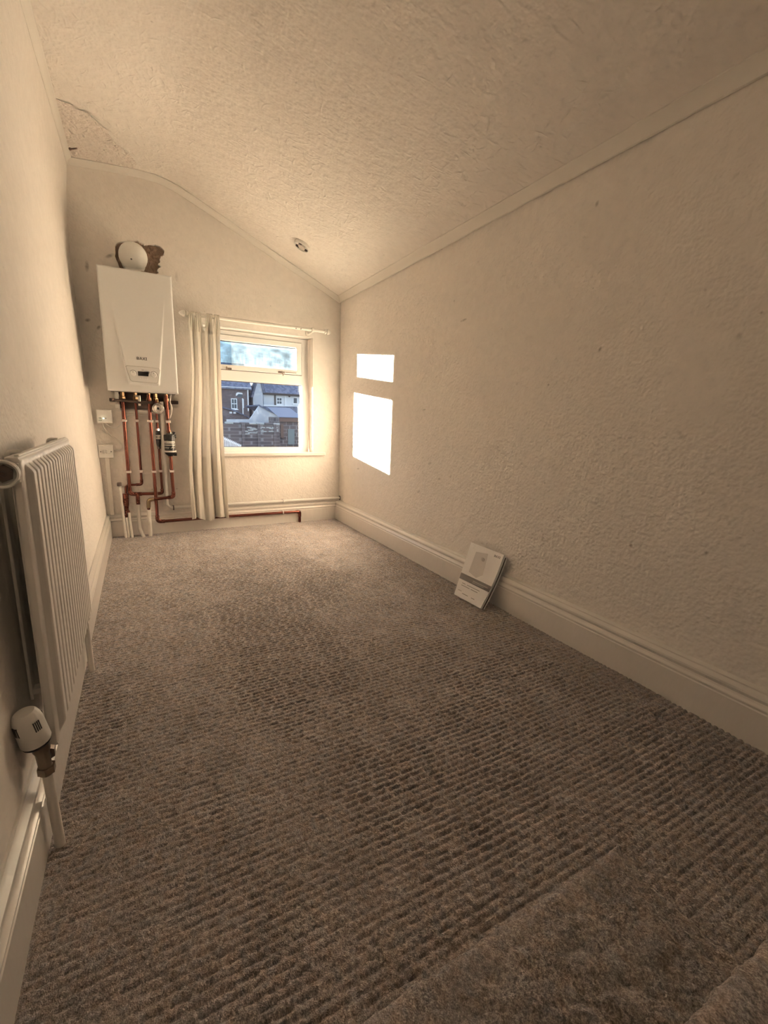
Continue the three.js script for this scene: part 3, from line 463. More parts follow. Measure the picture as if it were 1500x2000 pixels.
  // flue turret and elbow into the wall
  const F = V(0.282, 1.795, 0.15), fl = B('flue_elbow', [lathe((() => { const o = []; for (let i = 0; i <= 14; i++) { const a = lerp(-0.15, Math.PI / 2, i / 14); o.push([0.079 * Math.cos(a), 0.078 * Math.sin(a)]); } return [[0.078, -0.03], ...o]; })(), 40, V(0.05, 0.05, 1), V(F.x, F.y, F.z)), lathe([[0.068, 0], [0.068, 0.16]], 36, V(0, 0, -1), V(F.x, F.y, F.z)), lathe([[0.052, 0], [0.052, 0.09]], 36, V(0, 1, 0), V(F.x, BY1 - 0.005, F.z - 0.03))], std({ color: lin(0.83, 0.82, 0.78), roughness: 0.45 }));
  B('test_point', lathe([[0, 0], [0.005, 0], [0.005, 0.004], [0, 0.005]], 12, V(0, -0.35, 1), V(F.x - 0.012, F.y - 0.036, F.z + 0.066)), mInk, fl);
  B('flue_clip', rbox(F.x + 0.035, F.x + 0.055, BY1, BY1 + 0.016, F.z + 0.03, F.z + 0.07, 0.003), mSteel, fl);
}

// ---------------------------------------------------------------- pipes under the boiler
const PZ = 0.052, clipY = [0.797, 0.452];
function clip(parent, x, y, r, z = PZ) { mesh('pipe_clip', [rbox(x - r - 0.007, x + r + 0.007, y - 0.009, y + 0.009, 0.001, z + r * 0.5, 0.003), rbox(x - r - 0.003, x + r + 0.004, y - 0.008, y + 0.008, z, z + r + 0.004, 0.004)], mClip, parent); }
const R22 = 0.0108, R15 = 0.0078;
{
  let p = thing('copper_pipe', 'copper pipe from the boiler nearest the switch boxes', 'pipe', [0.155, 0.3, 0]);
  const W = (n, g, m, par) => { const o = mesh(n, g, m, par); o.position.sub(par.position); return o; };
  const C = (par, x, r, z = PZ) => clipY.forEach(y => { const k = par.children.length; clip(par, x, y, r, z); par.children[k].position.sub(par.position); });
  const PA = 0.042, PB = 0.068;
  W('tube', pipe([[0.157, 0.975, PA], [0.152, 0.297, PA], [0.322, 0.293, PA]], R22), mCopper, p); C(p, 0.155, R22, PA);
  W('tee', [pipe([[0.175, 0.296, PA], [0.225, 0.295, PA]], 0.0135), pipe([[0.198, 0.296, PA], [0.197, 0.215, PA]], 0.0128)], mCopper, p);
  W('elbow', pipe([[0.152, 0.345, PA], [0.152, 0.297, PA], [0.19, 0.297, PA]], 0.0132), mCopper, p);

  p = thing('copper_pipe', 'thin copper pipe that steps sideways into a thick joint near the switch boxes', 'pipe', [0.23, 0.36, 0]);
  const HZ = 0.020;
  W('tube', pipe([[0.231, 0.975, PA], [0.229, 0.36, HZ + 0.006], [0.130, 0.357, HZ], [0.128, 0.28, HZ], [0.118, 0.13, HZ + 0.02]], R15, 0.022), mCopper, p); C(p, 0.230, R15, PA);
  W('joint', pipe([[0.126, 0.30, HZ + 0.004], [0.122, 0.215, HZ + 0.01]], 0.0185), mCopper, p);
  W('coupling', [pipe([[0.126, 0.22, HZ + 0.006], [0.120, 0.14, HZ + 0.018]], 0.0135), pipe([[0.122, 0.20, HZ + 0.008], [0.136, 0.165, HZ + 0.02]], 0.009)], mCopper, p);
  W('elbow', pipe([[0.229, 0.395, HZ + 0.009], [0.229, 0.36, HZ + 0.006], [0.195, 0.359, HZ + 0.004]], 0.0100), mCopper, p);

  p = thing('copper_pipe', 'long copper pipe that turns along the skirting and into the carpet', 'pipe', [0.31, 0.09, 0]);
  W('tube', pipe([[0.311, 0.975, PB], [0.309, 0.094, PB], [0.8, 0.09, PZ - 0.012], [1.366, 0.087, PZ - 0.012], [1.366, -0.01, PZ - 0.012]], R22), mCopper, p); C(p, 0.310, R22, PB);
  W('elbow', pipe([[0.309, 0.14, PB], [0.309, 0.094, PB], [0.355, 0.0935, PB - 0.002]], 0.0132), mCopper, p);
  W('elbow', pipe([[1.335, 0.0872, PZ - 0.012], [1.366, 0.087, PZ - 0.012], [1.366, 0.045, PZ - 0.012]], 0.0132), mCopper, p);
  for (const [x] of [[1.225]]) W('pipe_clip', [(() => { const g = new THREE.TorusGeometry(0.0135, 0.004, 8, 24); g.rotateY(Math.PI / 2); g.translate(x, 0.0878, PZ - 0.012); return g; })(), rbox(x - 0.006, x + 0.006, 0.07, 0.106, 0.022, 0.032, 0.002)], mWhitePlastic, p);

  p = thing('copper_pipe', 'thin copper pipe carrying the small black inline valve', 'pipe', [0.352, 0.3, 0]);
  W('tube', pipe([[0.352, 0.975, PA], [0.353, 0.293, PA], [0.324, 0.293, PA]], R15, 0.022), mCopper, p); C(p, 0.352, R15, PA);
  W('elbow', pipe([[0.353, 0.325, PA], [0.353, 0.293, PA], [0.325, 0.293, PA]], 0.0105, 0.022), mCopper, p);

  p = thing('copper_pipe', 'copper pipe through the black filter, bending back beneath it', 'pipe', [0.42, 0.27, 0]);
  W('tube', pipe([[0.417, 0.975, 0.058], [0.423, 0.268, 0.076], [0.262, 0.260, 0.100], [0.258, 0.185, 0.086]], R22), mCopper, p); C(p, 0.420, R22, 0.071);
  W('elbow', pipe([[0.4228, 0.305, 0.0751], [0.423, 0.268, 0.076], [0.385, 0.2661, 0.0817]], 0.0132), mCopper, p);
  W('elbow', pipe([[0.295, 0.2616, 0.0951], [0.262, 0.260, 0.100], [0.259, 0.205, 0.0897]], 0.0132), std({ color: lin(0.26, 0.20, 0.13), roughness: 0.45, metalness: 1 }), p);

  // white painted tails that go down through the carpet
  const tails = [
    ['white painted pipe tail with a dark screw cap beside the cable trunking', [[0.094, 0.36, 0.05], [0.1, 0.18, 0.055], [0.108, -0.012, 0.075]], 0.0085],
    ['thin white painted pipe tail under the thick copper joint', [[0.118, 0.135, 0.052], [0.124, -0.012, 0.078]], 0.0085],
    ['thin white painted pipe tail beside the thick copper joint', [[0.136, 0.168, 0.05], [0.145, -0.012, 0.08]], 0.0085],
    ['white painted pipe tail with a bent foot under the copper tee', [[0.197, 0.222, PZ], [0.193, 0.05, 0.066], [0.218, -0.012, 0.085]], 0.0125],
    ['straight white painted pipe tail below the tarnished elbow', [[0.258, 0.19, 0.085], [0.258, -0.012, 0.082]], 0.0125],
  ];
  tails.forEach(([label, pts, r], i) => {
    const t = thing('pipe_tail', label, 'pipe', [pts[pts.length - 1][0], 0, pts[pts.length - 1][2]], 'painted pipe tails under the boiler');
    W('tube', pipe(pts, r, 0.02), mPaint, t);
    if (!i) W('screw_cap', lathe([[0, 0], [0.013, 0], [0.014, 0.004], [0.014, 0.022], [0.011, 0.026], [0, 0.026]], 12, V(0, 1, 0), V(0.094, 0.357, 0.05)), mDarkSteel, t);
  });

  // condensate pipe: from the boiler, across behind the copper, down and along above the skirting
  p = thing('condensate_pipe', 'white plastic waste pipe from the boiler to the sunlit wall above the skirting', 'pipe', [0.38, 0.18, 0]);
  W('tube', pipe([[0.125, 0.985, 0.05], [0.125, 0.862, 0.0135], [0.386, 0.857, 0.0135], [0.379, 0.182, 0.026], [XR - 0.004, 0.179, 0.026]], 0.0115, 0.02), mWhitePlastic, p);
  W('upper_section', pipe([[0.386, 0.93, 0.05], [0.384, 0.70, 0.045], [0.380, 0.5, 0.03]], 0.0125, 0.02), mWhitePlastic, p);
  for (const [x, y, d] of [[0.125, 0.955, V(0, 1, 0)], [0.125, 0.89, V(0, 1, 0)]]) W('collar', lathe([[0.0115, -0.012], [0.0145, -0.012], [0.0145, 0.012], [0.0115, 0.012]], 20, d, V(x, y, 0.045)), mWhitePlastic, p);
  for (const x of [0.42, 1.232]) W('pipe_clip', [(() => { const g = new THREE.TorusGeometry(0.0145, 0.004, 8, 24); g.rotateY(Math.PI / 2); g.translate(x, 0.1797, 0.026); return g; })(), rbox(x - 0.006, x + 0.006, 0.165, 0.195, 0.001, 0.015, 0.002)], x < 1 ? mDarkSteel : mWhitePlastic, p);
  W('wall_collar', lathe([[0.0115, 0], [0.019, 0], [0.019, 0.004], [0.0115, 0.004]], 20, V(-1, 0, 0), V(XR - 0.001, 0.179, 0.026)), mDarkSteel, p);

  // round gauge
  const gz = 0.105, g = thing('pressure_gauge', 'round chrome pressure gauge hanging under the boiler', 'gauge', [0.361, 0.885, gz]);
  mesh('case', lathe([[0, -0.03], [0.02, -0.03], [0.034, -0.012], [0.038, 0], [0.038, 0.008], [0.035, 0.012], [0.032, 0.011], [0.030, 0.006]], 36, V(0.02, -0.1, 1)), mChrome, g);
  mesh('dial', lathe([[0, 0.010], [0.014, 0.009], [0.024, 0.004], [0.031, 0.006]], 32, V(0.02, -0.1, 1)), mChrome, g);
  mesh('hub', lathe([[0, 0.016], [0.006, 0.015], [0.008, 0.009], [0.0, 0.008]], 14, V(0.02, -0.1, 1)), mBlack, g);
  mesh('stem', pipe([[0, 0.0, -0.012], [0, 0.06, -0.018]], 0.006), mBrass, g);

  // magnetic filter on the fifth pipe
  const fx = 0.4195, fz = 0.085, f = thing('system_filter', 'black cylindrical water filter with white banded label below the boiler', 'filter', [fx, 0.56, fz]);
  const L = (n, prof, m, seg = 32, par = f) => mesh(n, lathe(prof, seg), m, par);
  L('lid', [[0, 0.158], [0.018, 0.158], [0.02, 0.150], [0.034, 0.148], [0.036, 0.142], [0.036, 0.112], [0.034, 0.110], [0, 0.110]], mBlack);
  L('body', [[0, 0.110], [0.0335, 0.110], [0.0335, 0.035], [0.0, 0.035]], mBlackGloss);
  const lc = document.createElement('canvas'); lc.width = 512; lc.height = 256; const q = lc.getContext('2d');
  q.fillStyle = '#0b0b0c'; q.fillRect(0, 0, 512, 256); q.fillStyle = '#e9e4dc'; q.fillRect(0, 14, 512, 62); q.fillRect(0, 108, 512, 22);
  q.fillStyle = '#151515'; for (let i = 0; i < 40; i++) q.fillRect(8 + i * 12.6, 34, 4 + (i * 7) % 6, 22);
  q.strokeStyle = '#e9e4dc'; q.lineWidth = 7; for (let k = 0; k < 4; k++) { q.beginPath(); for (let i = 0; i <= 24; i++) q.lineTo(k * 128 + 8 + i * 4.4, 188 + 20 * Math.sin(i * 0.9 + k) * (i % 5 ? 0.7 : 1)); q.stroke(); }
  const lt = new THREE.CanvasTexture(lc); lt.colorSpace = THREE.SRGBColorSpace; lt.wrapS = THREE.RepeatWrapping;
  { const cg = new THREE.CylinderGeometry(0.0342, 0.0342, 0.066, 40, 1, true); cg.translate(0, 0.076, 0); mesh('banded_label', cg, std({ map: lt, roughness: 0.3 }), f); }
  L('white_ring', [[0.033, 0.040], [0.0385, 0.040], [0.0395, 0.036], [0.0395, 0.030], [0.037, 0.028], [0.033, 0.028]], mWhitePlastic);
  L('base_cone', [[0, 0.030], [0.036, 0.030], [0.033, 0.018], [0.020, 0.006], [0.014, 0], [0, 0]], mBlack);
  mesh('pipe_nut', lathe([[0.009, -0.012], [0.015, -0.012], [0.015, 0.002], [0.009, 0.002]], 6, V(0, 1, 0), V(0, 0, -0.022)), mBrass, f);
  mesh('pipe_nut', lathe([[0.009, 0], [0.016, 0], [0.016, 0.016], [0.009, 0.016]], 6, V(0, 1, 0), V(-0.001, 0.160, -0.028)), mBrass, f);
  mesh('bracket', [rbox(-0.012, 0.012, 0.095, 0.15, -0.05, -0.02, 0.004)], mBlack, f);
  mesh('bleed_valve', [lathe([[0, 0], [0.006, 0], [0.006, 0.014], [0.010, 0.016], [0.010, 0.024], [0, 0.025]], 12, V(0.2, 1, 0.1), V(0.027, 0.145, 0)), rbox(0.024, 0.044, 0.125, 0.15, -0.012, 0.006, 0.004)], mBlack, f);
  mesh('drain_tap', [rbox(0.02, 0.042, 0.002, 0.024, -0.01, 0.008, 0.004)], mBlack, f);
  mesh('bleed_nipple', lathe([[0, 0], [0.006, 0], [0.005, 0.008], [0, 0.009]], 10, V(0, 1, 0), V(0.008, 0.157, 0.012)), mChrome, f);
  // inline valve on the thin pipe
  const iv = thing('inline_valve', 'small black inline valve with pale label beside the filter', 'valve', [0.352, 0.615, 0.042]);
  mesh('body', lathe([[0.008, 0], [0.010, 0.004], [0.015, 0.03], [0.015, 0.1], [0.012, 0.118], [0.008, 0.12]], 20), mBlack, iv);
  { const cg = new THREE.CylinderGeometry(0.0155, 0.0155, 0.036, 20, 1, true); cg.translate(0, 0.072, 0); mesh('label_band', cg, std({ map: (() => { const t = lt.clone(); t.repeat.set(0.5, 0.3); t.offset.set(0, 0.65); return t; })(), roughness: 0.4 }), iv); }
  for (const y of [-0.006, 0.118]) mesh('compression_nut', lathe([[0.008, 0], [0.013, 0], [0.013, 0.014], [0.008, 0.014]], 6, V(0, 1, 0), V(0, y, 0)), mChrome, iv);
}

// ---------------------------------------------------------------- electrics
{
  const a = px(189, 800, 'z', 0.045), b = px(218, 826, 'z', 0.045), cx = (a.x + b.x) / 2, cy = (a.y + b.y) / 2;
  const s = thing('heating_receiver', 'white heating control box with a small lit lamp next to the pipes', 'control box', [cx, cy, 0]);
  mesh('body', rbox(-0.041, 0.041, -0.042, 0.042, 0, 0.022, 0.004), mWhitePlastic, s);
  mesh('cover', rbox(-0.044, 0.044, -0.044, 0.044, 0.014, 0.042, 0.006, 3), mWhitePlastic, s);
  const led = mesh('indicator_light', lathe([[0, 0.003], [0.003, 0.002], [0.0045, 0]], 14, V(0, 0, 1), V(-0.006, -0.014, 0.042)), std({ color: 0xffffff, emissive: lin(0.75, 0.9, 0.7), emissiveIntensity: 1.2 }), s);
  const pl = new THREE.PointLight(lin(0.75, 0.9, 0.7), 0.0005); pl.position.set(-0.006, -0.014, 0.0475); pl.castShadow = true; s.add(pl); pl.name = 'indicator_glow';
  for (const [x, y, w] of [[-0.024, -0.012, 0.008], [-0.024, -0.026, 0.010]]) mesh('button', rbox(x - w, x + w, y - 0.004, y + 0.004, 0.041, 0.0445, 0.002), std({ color: lin(0.42, 0.45, 0.38), roughness: 0.5 }), s);
  mesh('screw', lathe([[0, 0.0015], [0.0025, 0.001], [0.003, 0]], 10, V(0, 0, 1), V(0.008, -0.012, 0.042)), mInk, s);
  const c = px(192, 869, 'z', 0.03), d = px(222, 895, 'z', 0.03);
  const f = thing('fused_switch', 'white fused switch plate on a surface box above the trunking', 'switch', [(c.x + d.x) / 2, (c.y + d.y) / 2, 0]);
  mesh('back_box', rbox(-0.042, 0.042, -0.042, 0.042, 0, 0.028, 0.003), mWhitePlastic, f);
  mesh('plate', rbox(-0.043, 0.043, -0.043, 0.043, 0.026, 0.036, 0.004, 3), mWhitePlastic, f);
  for (const x of [-0.030, 0.030]) mesh('screw', lathe([[0, 0.001], [0.003, 0.0008], [0.0035, 0]], 10, V(0, 0, 1), V(x, 0, 0.036)), mInk, f);
  mesh('rocker', rbox(-0.016, -0.004, -0.012, 0.012, 0.034, 0.040, 0.002), mWhitePlastic, f);
  mesh('fuse_carrier', rbox(0.002, 0.022, -0.014, 0.014, 0.034, 0.039, 0.003), mWhitePlastic, f);
  const fp = f.position, sp = s.position;
  tag(mesh('cable_trunking', rbox(fp.x - 0.013, fp.x + 0.013, 0.150, fp.y - 0.041, 0.0, 0.018, 0.002), mPaint), 'white painted cable trunking below the fused switch', 'trunking');
  tag(mesh('power_cable', cable([[sp.x - 0.012, sp.y - 0.042, 0.02], [sp.x - 0.012, sp.y - 0.07, 0.018], [sp.x + 0.02, sp.y - 0.12, 0.008], [sp.x + 0.07, sp.y - 0.165, 0.007], [sp.x + 0.088, sp.y - 0.20, 0.008], [sp.x + 0.075, sp.y - 0.225, 0.010], [fp.x + 0.042, fp.y + 0.01, 0.012]], 0.0045), mPaint), 'painted cable curving between the control box and fused switch', 'cable');
  tag(mesh('control_cable', cable([[sp.x - 0.002, sp.y - 0.042, 0.025], [sp.x + 0.02, sp.y - 0.064, 0.028], [sp.x + 0.055, sp.y - 0.075, 0.022], [sp.x + 0.085, sp.y - 0.055, 0.014], [sp.x + 0.105, sp.y - 0.02, 0.02], [sp.x + 0.15, sp.y + 0.012, 0.02], [sp.x + 0.25, sp.y + 0.012, 0.016], [sp.x + 0.36, sp.y + 0.02, 0.03]], 0.0038, 70), mWhitePlastic), 'thin white cable looping from the control box behind the copper pipes', 'cable');
  const w = [[334, 770], [332, 785], [335, 795], [335, 806], [332, 815]].map(([u, v]) => px(u, v, 'z', 0.085)); w[0].y = 0.985;
  w.push(px(329, 821, 'z', 0.06));
  tag(mesh('sensor_cable', cable(w, 0.0036), mWhitePlastic), 'short white cable dangling from the boiler above the filter', 'cable');
}

// ---------------------------------------------------------------- curtain and rod
{
  const y = 1.5145, z = 0.085, r = thing('curtain_rod', 'cream painted curtain pole with acorn ends above the window', 'curtain rod', [1.08, y, z]);
  const R = 0.0125, X = v => v - 1.08;
  mesh('pole', pipe([[X(0.575), 0, 0], [X(1.125), 0, 0]], R), mPaint, r);
  mesh('pole', pipe([[X(1.12), 0, 0], [X(1.575), 0, 0]], R * 0.9), mPaint, r);
  mesh('joint_ring', lathe([[R, -0.012], [R * 1.12, -0.010], [R * 1.12, 0.010], [R, 0.012]], 20, V(1, 0, 0), V(X(1.125), 0, 0)), mPaint, r);
  const acorn = [[0.010, 0], [0.019, 0.002], [0.020, 0.010], [0.013, 0.013], [0.013, 0.017], [0.021, 0.022], [0.020, 0.032], [0.014, 0.044], [0.006, 0.054], [0, 0.057]];
  mesh('finial', lathe(acorn, 24, V(1, 0, 0), V(X(1.560), 0, 0)), mPaint, r);
  mesh('finial', lathe(acorn, 24, V(-1, 0, 0), V(X(0.582), 0, 0)), mPaint, r);
  for (const x of [1.463, 0.618]) mesh('bracket', [lathe([[0.012, -0.010], [0.018, -0.008], [0.019, 0], [0.018, 0.008], [0.012, 0.010]], 24, V(1, 0, 0), V(X(x), 0, 0)), pipe([[X(x), -0.008, -0.01], [X(x) - 0.004, -0.018, -0.045], [X(x) - 0.006, -0.012, -z + 0.002]], 0.0085, 0.02), lathe([[0, 0], [0.022, 0], [0.020, 0.006], [0, 0.008]], 20, V(0, 0, 1), V(X(x) - 0.006, -0.012, -z + 0.0005))], mPaint, r);
  for (const x of [1.33, 1.368]) mesh('screw', lathe([[0, 0.002], [0.004, 0.001], [0.0045, 0]], 10, V(0, -0.5, 1), V(X(x), -0.005, R * 0.78)), mInk, r);

  const fab = tex(256, 256, (u, v) => 0.5 * vnoise(u * 128, v * 128, 181, 128) + 0.25 * (Math.sin(u * Math.PI * 256) + 1) * 0.5 + 0.25 * (Math.sin(v * Math.PI * 256) + 1) * 0.5, false, 6);
  const mFabric = phys({ color: lin(0.70, 0.655, 0.585), roughness: 0.9, transmission: 0.2, thickness: 0, bumpMap: fab, bumpScale: 0.0006, side: THREE.DoubleSide });
  const c = thing('curtain', 'cream fabric curtain hanging from gathered tabs left of the window', 'curtain', [0.67, 0.09, z]);
  // folds: soft deep waves that fan out towards the hem; s runs across, t from the top down
  const fold = (s, t) => {
    const a = 2 * Math.PI * (s * 4.1 + 0.12 * t * Math.sin(s * 5) + 0.05), amp = lerp(0.024, 0.034, t) * (1 - 0.45 * smooth(0.62, 1, t) * smooth(0.1, 0.5, s) * smooth(0.45, 0.3, s)) * (0.8 + 0.35 * Math.sin(s * 9 + 1));
    const sh = Math.sin(a); return amp * (0.75 * sh + 0.25 * Math.sin(2 * a + 0.6 + t)) + 0.010 * Math.sin(s * 21 + t * 5) * t * 0.5;
  };
  const yTop = 1.418, body = grid(150, 110, (s, t) => {
    const xl = lerp(0.578, 0.525, t) + 0.012 * Math.sin(t * 7), xr = lerp(0.782, 0.792, t) - 0.010 * Math.sin(t * Math.PI), y2 = lerp(yTop, 0.096 + 0.022 * Math.sin(s * 9.5 + 0.4) * 0.6 - 0.006 * s, t), pinch = smooth(0.05, 0, t), sag = 0.016 * pinch * (0.5 - 0.5 * Math.cos(2 * Math.PI * ((s * 4) % 1 + 0.5)));
    return [lerp(xl, xr, s + 0.012 * Math.sin(s * 25)) - 0.67, y2 - 0.09 - sag * 0.6 + 0.008 * pinch, fold(s, t) * (1 - 0.15 * pinch) + 0.006 * t];
  }, (s, t) => [s * 0.9, t * 1.3]);
  mesh('drop', body, mFabric, c);
  const hem = grid(150, 3, (s, t) => { const p = body.attributes.position, k = 110 * 151 + Math.round(s * 150); return [p.getX(k), p.getY(k) + 0.024 - 0.0255 * t, p.getZ(k) + 0.003]; }, (s, t) => [s * 0.9, t * 0.03]);
  mesh('hem', hem, mFabric, c);
  // tabs gathered over the pole
  const tabs = [[0.578, 0.052, 0.0], [0.632, 0.044, 0.5], [0.684, 0.050, 0.2], [0.737, 0.046, 0.8]];
  tabs.forEach(([x0, w, ph]) => {
    const g = grid(40, 60, (s, t) => {
      // t goes up the front, over the pole and down the back; the cloth is gathered where it bends over
      const side = Math.abs(t - 0.5) * 2, gather = 0.62 + 0.38 * Math.pow(side, 1.4), lean = 0.010 * Math.sin(ph * 9) * (1 - side);
      const x = x0 + w * 0.5 + (s - 0.5) * w * gather * 1.1 + lean, wr = 0.0055 * Math.sin(s * 19 + ph * 7 + 2 * side) * (1 - 0.55 * side);
      const yb = yTop - 0.012 - y, Rr = 0.0165 + Math.abs(wr) * 0.6; let yy, zz;
      if (t < 0.4) { const k = t / 0.4; yy = lerp(yb, 0, k); zz = lerp(fold((x - 0.578) / 0.204, 0) * 0.8 + 0.006, Rr, smooth(0, 1, k)) + wr * Math.sin(Math.PI * (0.25 + 0.75 * k)); }
      else if (t < 0.6) { const a = (t - 0.4) / 0.2 * Math.PI; yy = Rr * Math.sin(a); zz = Rr * Math.cos(a); }
      else { const k = (t - 0.6) / 0.4; yy = lerp(0, yb, k); zz = lerp(-Rr, fold((x - 0.578) / 0.204, 0) * 0.8 - 0.010, smooth(0, 1, k)) + wr * (1 - k); }
      return [x - 0.67, yy + y - 0.09, zz];
    }, (s, t) => [s * 0.06, t * 0.25]);
    mesh('tab', g, mFabric, c);
  });
}

// ---------------------------------------------------------------- radiator
{
  const X0 = 0.037, X1 = 0.061, Z0 = 1.905, Z1 = 2.548, Y0 = 0.200, Y1 = 0.772, r = thing('radiator', 'white ribbed panel radiator fixed to the bowed wall', 'radiator', [0.048, Y0, (Z0 + Z1) / 2]);
  const off = o => { o.position.set(-0.048, -Y0, -(Z0 + Z1) / 2); return o; };
  const N = 17, pitch = (Z1 - Z0 - 0.036) / N;
  const rib = (z, y) => { const q = (z - Z0 - 0.018) / pitch; if (q < 0 || q > N) return 0; const f = q - Math.floor(q), tri = smooth(0.05, 0.2, f) * smooth(0.95, 0.80, f); return tri * smooth(Y0 + 0.008, Y0 + 0.038, y) * smooth(Y1 - 0.006, Y1 - 0.030, y); };
  const zs = [Z1, Z1 - 0.004]; for (let i = 0; i <= N * 14; i++) zs.push(Z1 - 0.018 - (Z1 - Z0 - 0.036) * i / (N * 14)); zs.push(Z0 + 0.004, Z0);
  const ysr = [Y0, Y0 + 0.004]; for (let i = 0; i <= 16; i++) ysr.push(lerp(Y0 + 0.01, Y0 + 0.05, i / 16)); for (let i = 1; i < 6; i++) ysr.push(lerp(Y0 + 0.05, Y1 - 0.05, i / 6)); for (let i = 0; i <= 16; i++) ysr.push(lerp(Y1 - 0.05, Y1 - 0.01, i / 16)); ysr.push(Y1 - 0.004, Y1);
  const front = grid(zs.length - 1, ysr.length - 1, (s, t) => { const i = Math.round(s * (zs.length - 1)), j = Math.round(t * (ysr.length - 1)), z = zs[i], y = ysr[j], e = i === 0 || j === 0 || i === zs.length - 1 || j === ysr.length - 1 ? 0.0035 : 0; return [X1 - 0.007 + 0.012 * rib(z, y) - e, y, z]; });
  off(mesh('front_panel', front, mRad, r));
  off(mesh('side_plate', rbox(X0, X1 - 0.009, Y0, Y1, Z1 - 0.006, Z1, 0.002), mRad, r));
  off(mesh('side_plate', rbox(X0, X1 - 0.009, Y0, Y1, Z0, Z0 + 0.006, 0.002), mRad, r));
  off(mesh('back_panel', rbox(X0, X0 + 0.004, Y0, Y1, Z0, Z1, 0.001), mRad, r));
  off(mesh('top_strip', [rbox(X0 - 0.006, X1 - 0.010, Y1 - 0.004, Y1 + 0.003, Z0, Z1, 0.002), rbox(X0 + 0.004, X1 - 0.012, Y1, Y1 + 0.006, Z0 + 0.01, Z1 - 0.02, 0.002)], mRad, r));
  off(mesh('bottom_strip', rbox(X0, X1 - 0.008, Y0 - 0.001, Y0 + 0.004, Z0, Z1, 0.001), mRad, r));
  for (const z of [Z0 + 0.1, Z1 - 0.1]) { off(mesh('wall_bracket', [rbox(0, 0.006, Y0 + 0.06, Y1 - 0.03, z - 0.014, z + 0.014, 0.002), rbox(0, X0 + 0.006, Y0 + 0.07, Y0 + 0.082, z - 0.012, z + 0.012, 0.002), rbox(-0.015, X0 + 0.004, Y1 - 0.04, Y1 - 0.028, z - 0.012, z + 0.012, 0.002), pipe([[0.014, Y1 - 0.03, z], [0.016, Y1 + 0.006, z], [X0 + 0.002, Y1 + 0.005, z]], 0.004, 0.01)], mRad, r)); }
  // capped boss at the top corner
  const capAt = V(0.029, Y1 - 0.024, Z1 + 0.002);
  const cap = off(mesh('end_cap', lathe([[0.010, 0], [0.020, 0], [0.0235, 0.004], [0.0245, 0.028], [0.0225, 0.031], [0.0195, 0.030], [0.0185, 0.024], [0.0185, 0.010], [0.0, 0.010]], 32, V(0.12, 0.05, 1), capAt), mWhitePlastic, r));
  mesh('plug', lathe([[0, 0.022], [0.004, 0.022], [0.005, 0.018], [0.0155, 0.016], [0.0155, 0.011], [0, 0.011]], 6, V(0.12, 0.05, 1), capAt), mDarkSteel, cap);
  off(mesh('port', rbox(X0 - 0.004, X1 - 0.010, Y1 - 0.042, Y1 - 0.006, Z1 - 0.002, Z1 + 0.006, 0.003), mRad, r));

  // thermostatic valve on its riser
  const vx = 0.037, vz = 2.582, v = thing('radiator_valve', 'thermostatic radiator valve with ridged white head on a painted riser', 'valve', [vx, 0, vz]);
  mesh('riser', pipe([[0.004, -0.012, 0], [-0.001, 0.178, 0]], 0.0092), mPaint, v);
  mesh('valve_body', [lathe([[0, 0], [0.010, 0], [0.013, 0.004], [0.013, 0.016], [0.011, 0.02], [0.012, 0.05], [0.0145, 0.056], [0.0145, 0.070], [0, 0.070]], 16, V(-0.06, 1, 0), V(-0.001, 0.165, 0)), pipe([[-0.002, 0.199, 0], [-0.001, 0.199, -0.03]], 0.0095)], mSteel, v);
  mesh('nut', lathe([[0.008, 0], [0.0155, 0], [0.0155, 0.014], [0.008, 0.014]], 6, V(0, 1, 0), V(-0.001, 0.170, 0)), mSteel, v);
  mesh('nut', lathe([[0.008, 0], [0.0155, 0], [0.0155, 0.013], [0.008, 0.013]], 6, V(0, 0, -1), V(-0.001, 0.199, -0.012)), mSteel, v);
  const ax = V(-0.16, 1, 0.06).normalize(), base = V(-0.008, 0.236, 0.004);
  mesh('collar', lathe([[0, 0], [0.019, 0], [0.0225, 0.004], [0.0225, 0.010], [0, 0.010]], 32, ax, base), mBlack, v);
  const head = mesh('thermostat_head', lathe([[0, 0.008], [0.0235, 0.008], [0.0250, 0.012], [0.0242, 0.056], [0.0225, 0.064], [0.0190, 0.074], [0.0160, 0.077], [0, 0.078]], 18, ax, base), mWhitePlastic, v);
  const side = new THREE.Quaternion().setFromUnitVectors(V(0, 1, 0), ax);
  for (const a0 of [0.55, 2.1, 3.7, 5.3]) for (let k = 0; k < 4; k++) { const a = a0 + k * 0.13, g = rbox(-0.0011, 0.0011, 0.040, 0.060, 0.0205, 0.0246, 0.0005, 1); g.rotateY(a); g.applyQuaternion(side); g.translate(base.x, base.y, base.z); mesh('slot', g, mInk, head); }
  { const g = rbox(-0.0016, 0.0016, 0.013, 0.0165, 0.0225, 0.0248, 0.0008, 1); g.rotateY(0.35); g.applyQuaternion(side); g.translate(base.x, base.y, base.z); mesh('mark', g, std({ color: lin(0.45, 0.10, 0.05), roughness: 0.5 }), head); }
  // lockshield side
  const l = thing('lockshield_valve', 'plain valve and white painted riser at the window end of the radiator', 'valve', [0.04, 0, 1.882]);
  mesh('riser', pipe([[0.002, -0.012, 0], [0, 0.19, 0]], 0.0088), mPaint, l);
  mesh('valve_body', [lathe([[0, 0], [0.011, 0], [0.013, 0.004], [0.013, 0.05], [0.010, 0.055], [0, 0.056]], 16, V(0, 1, 0), V(0, 0.18, 0)), pipe([[0, 0.21, 0], [0, 0.21, 0.028]], 0.009)], mSteel, l);
}

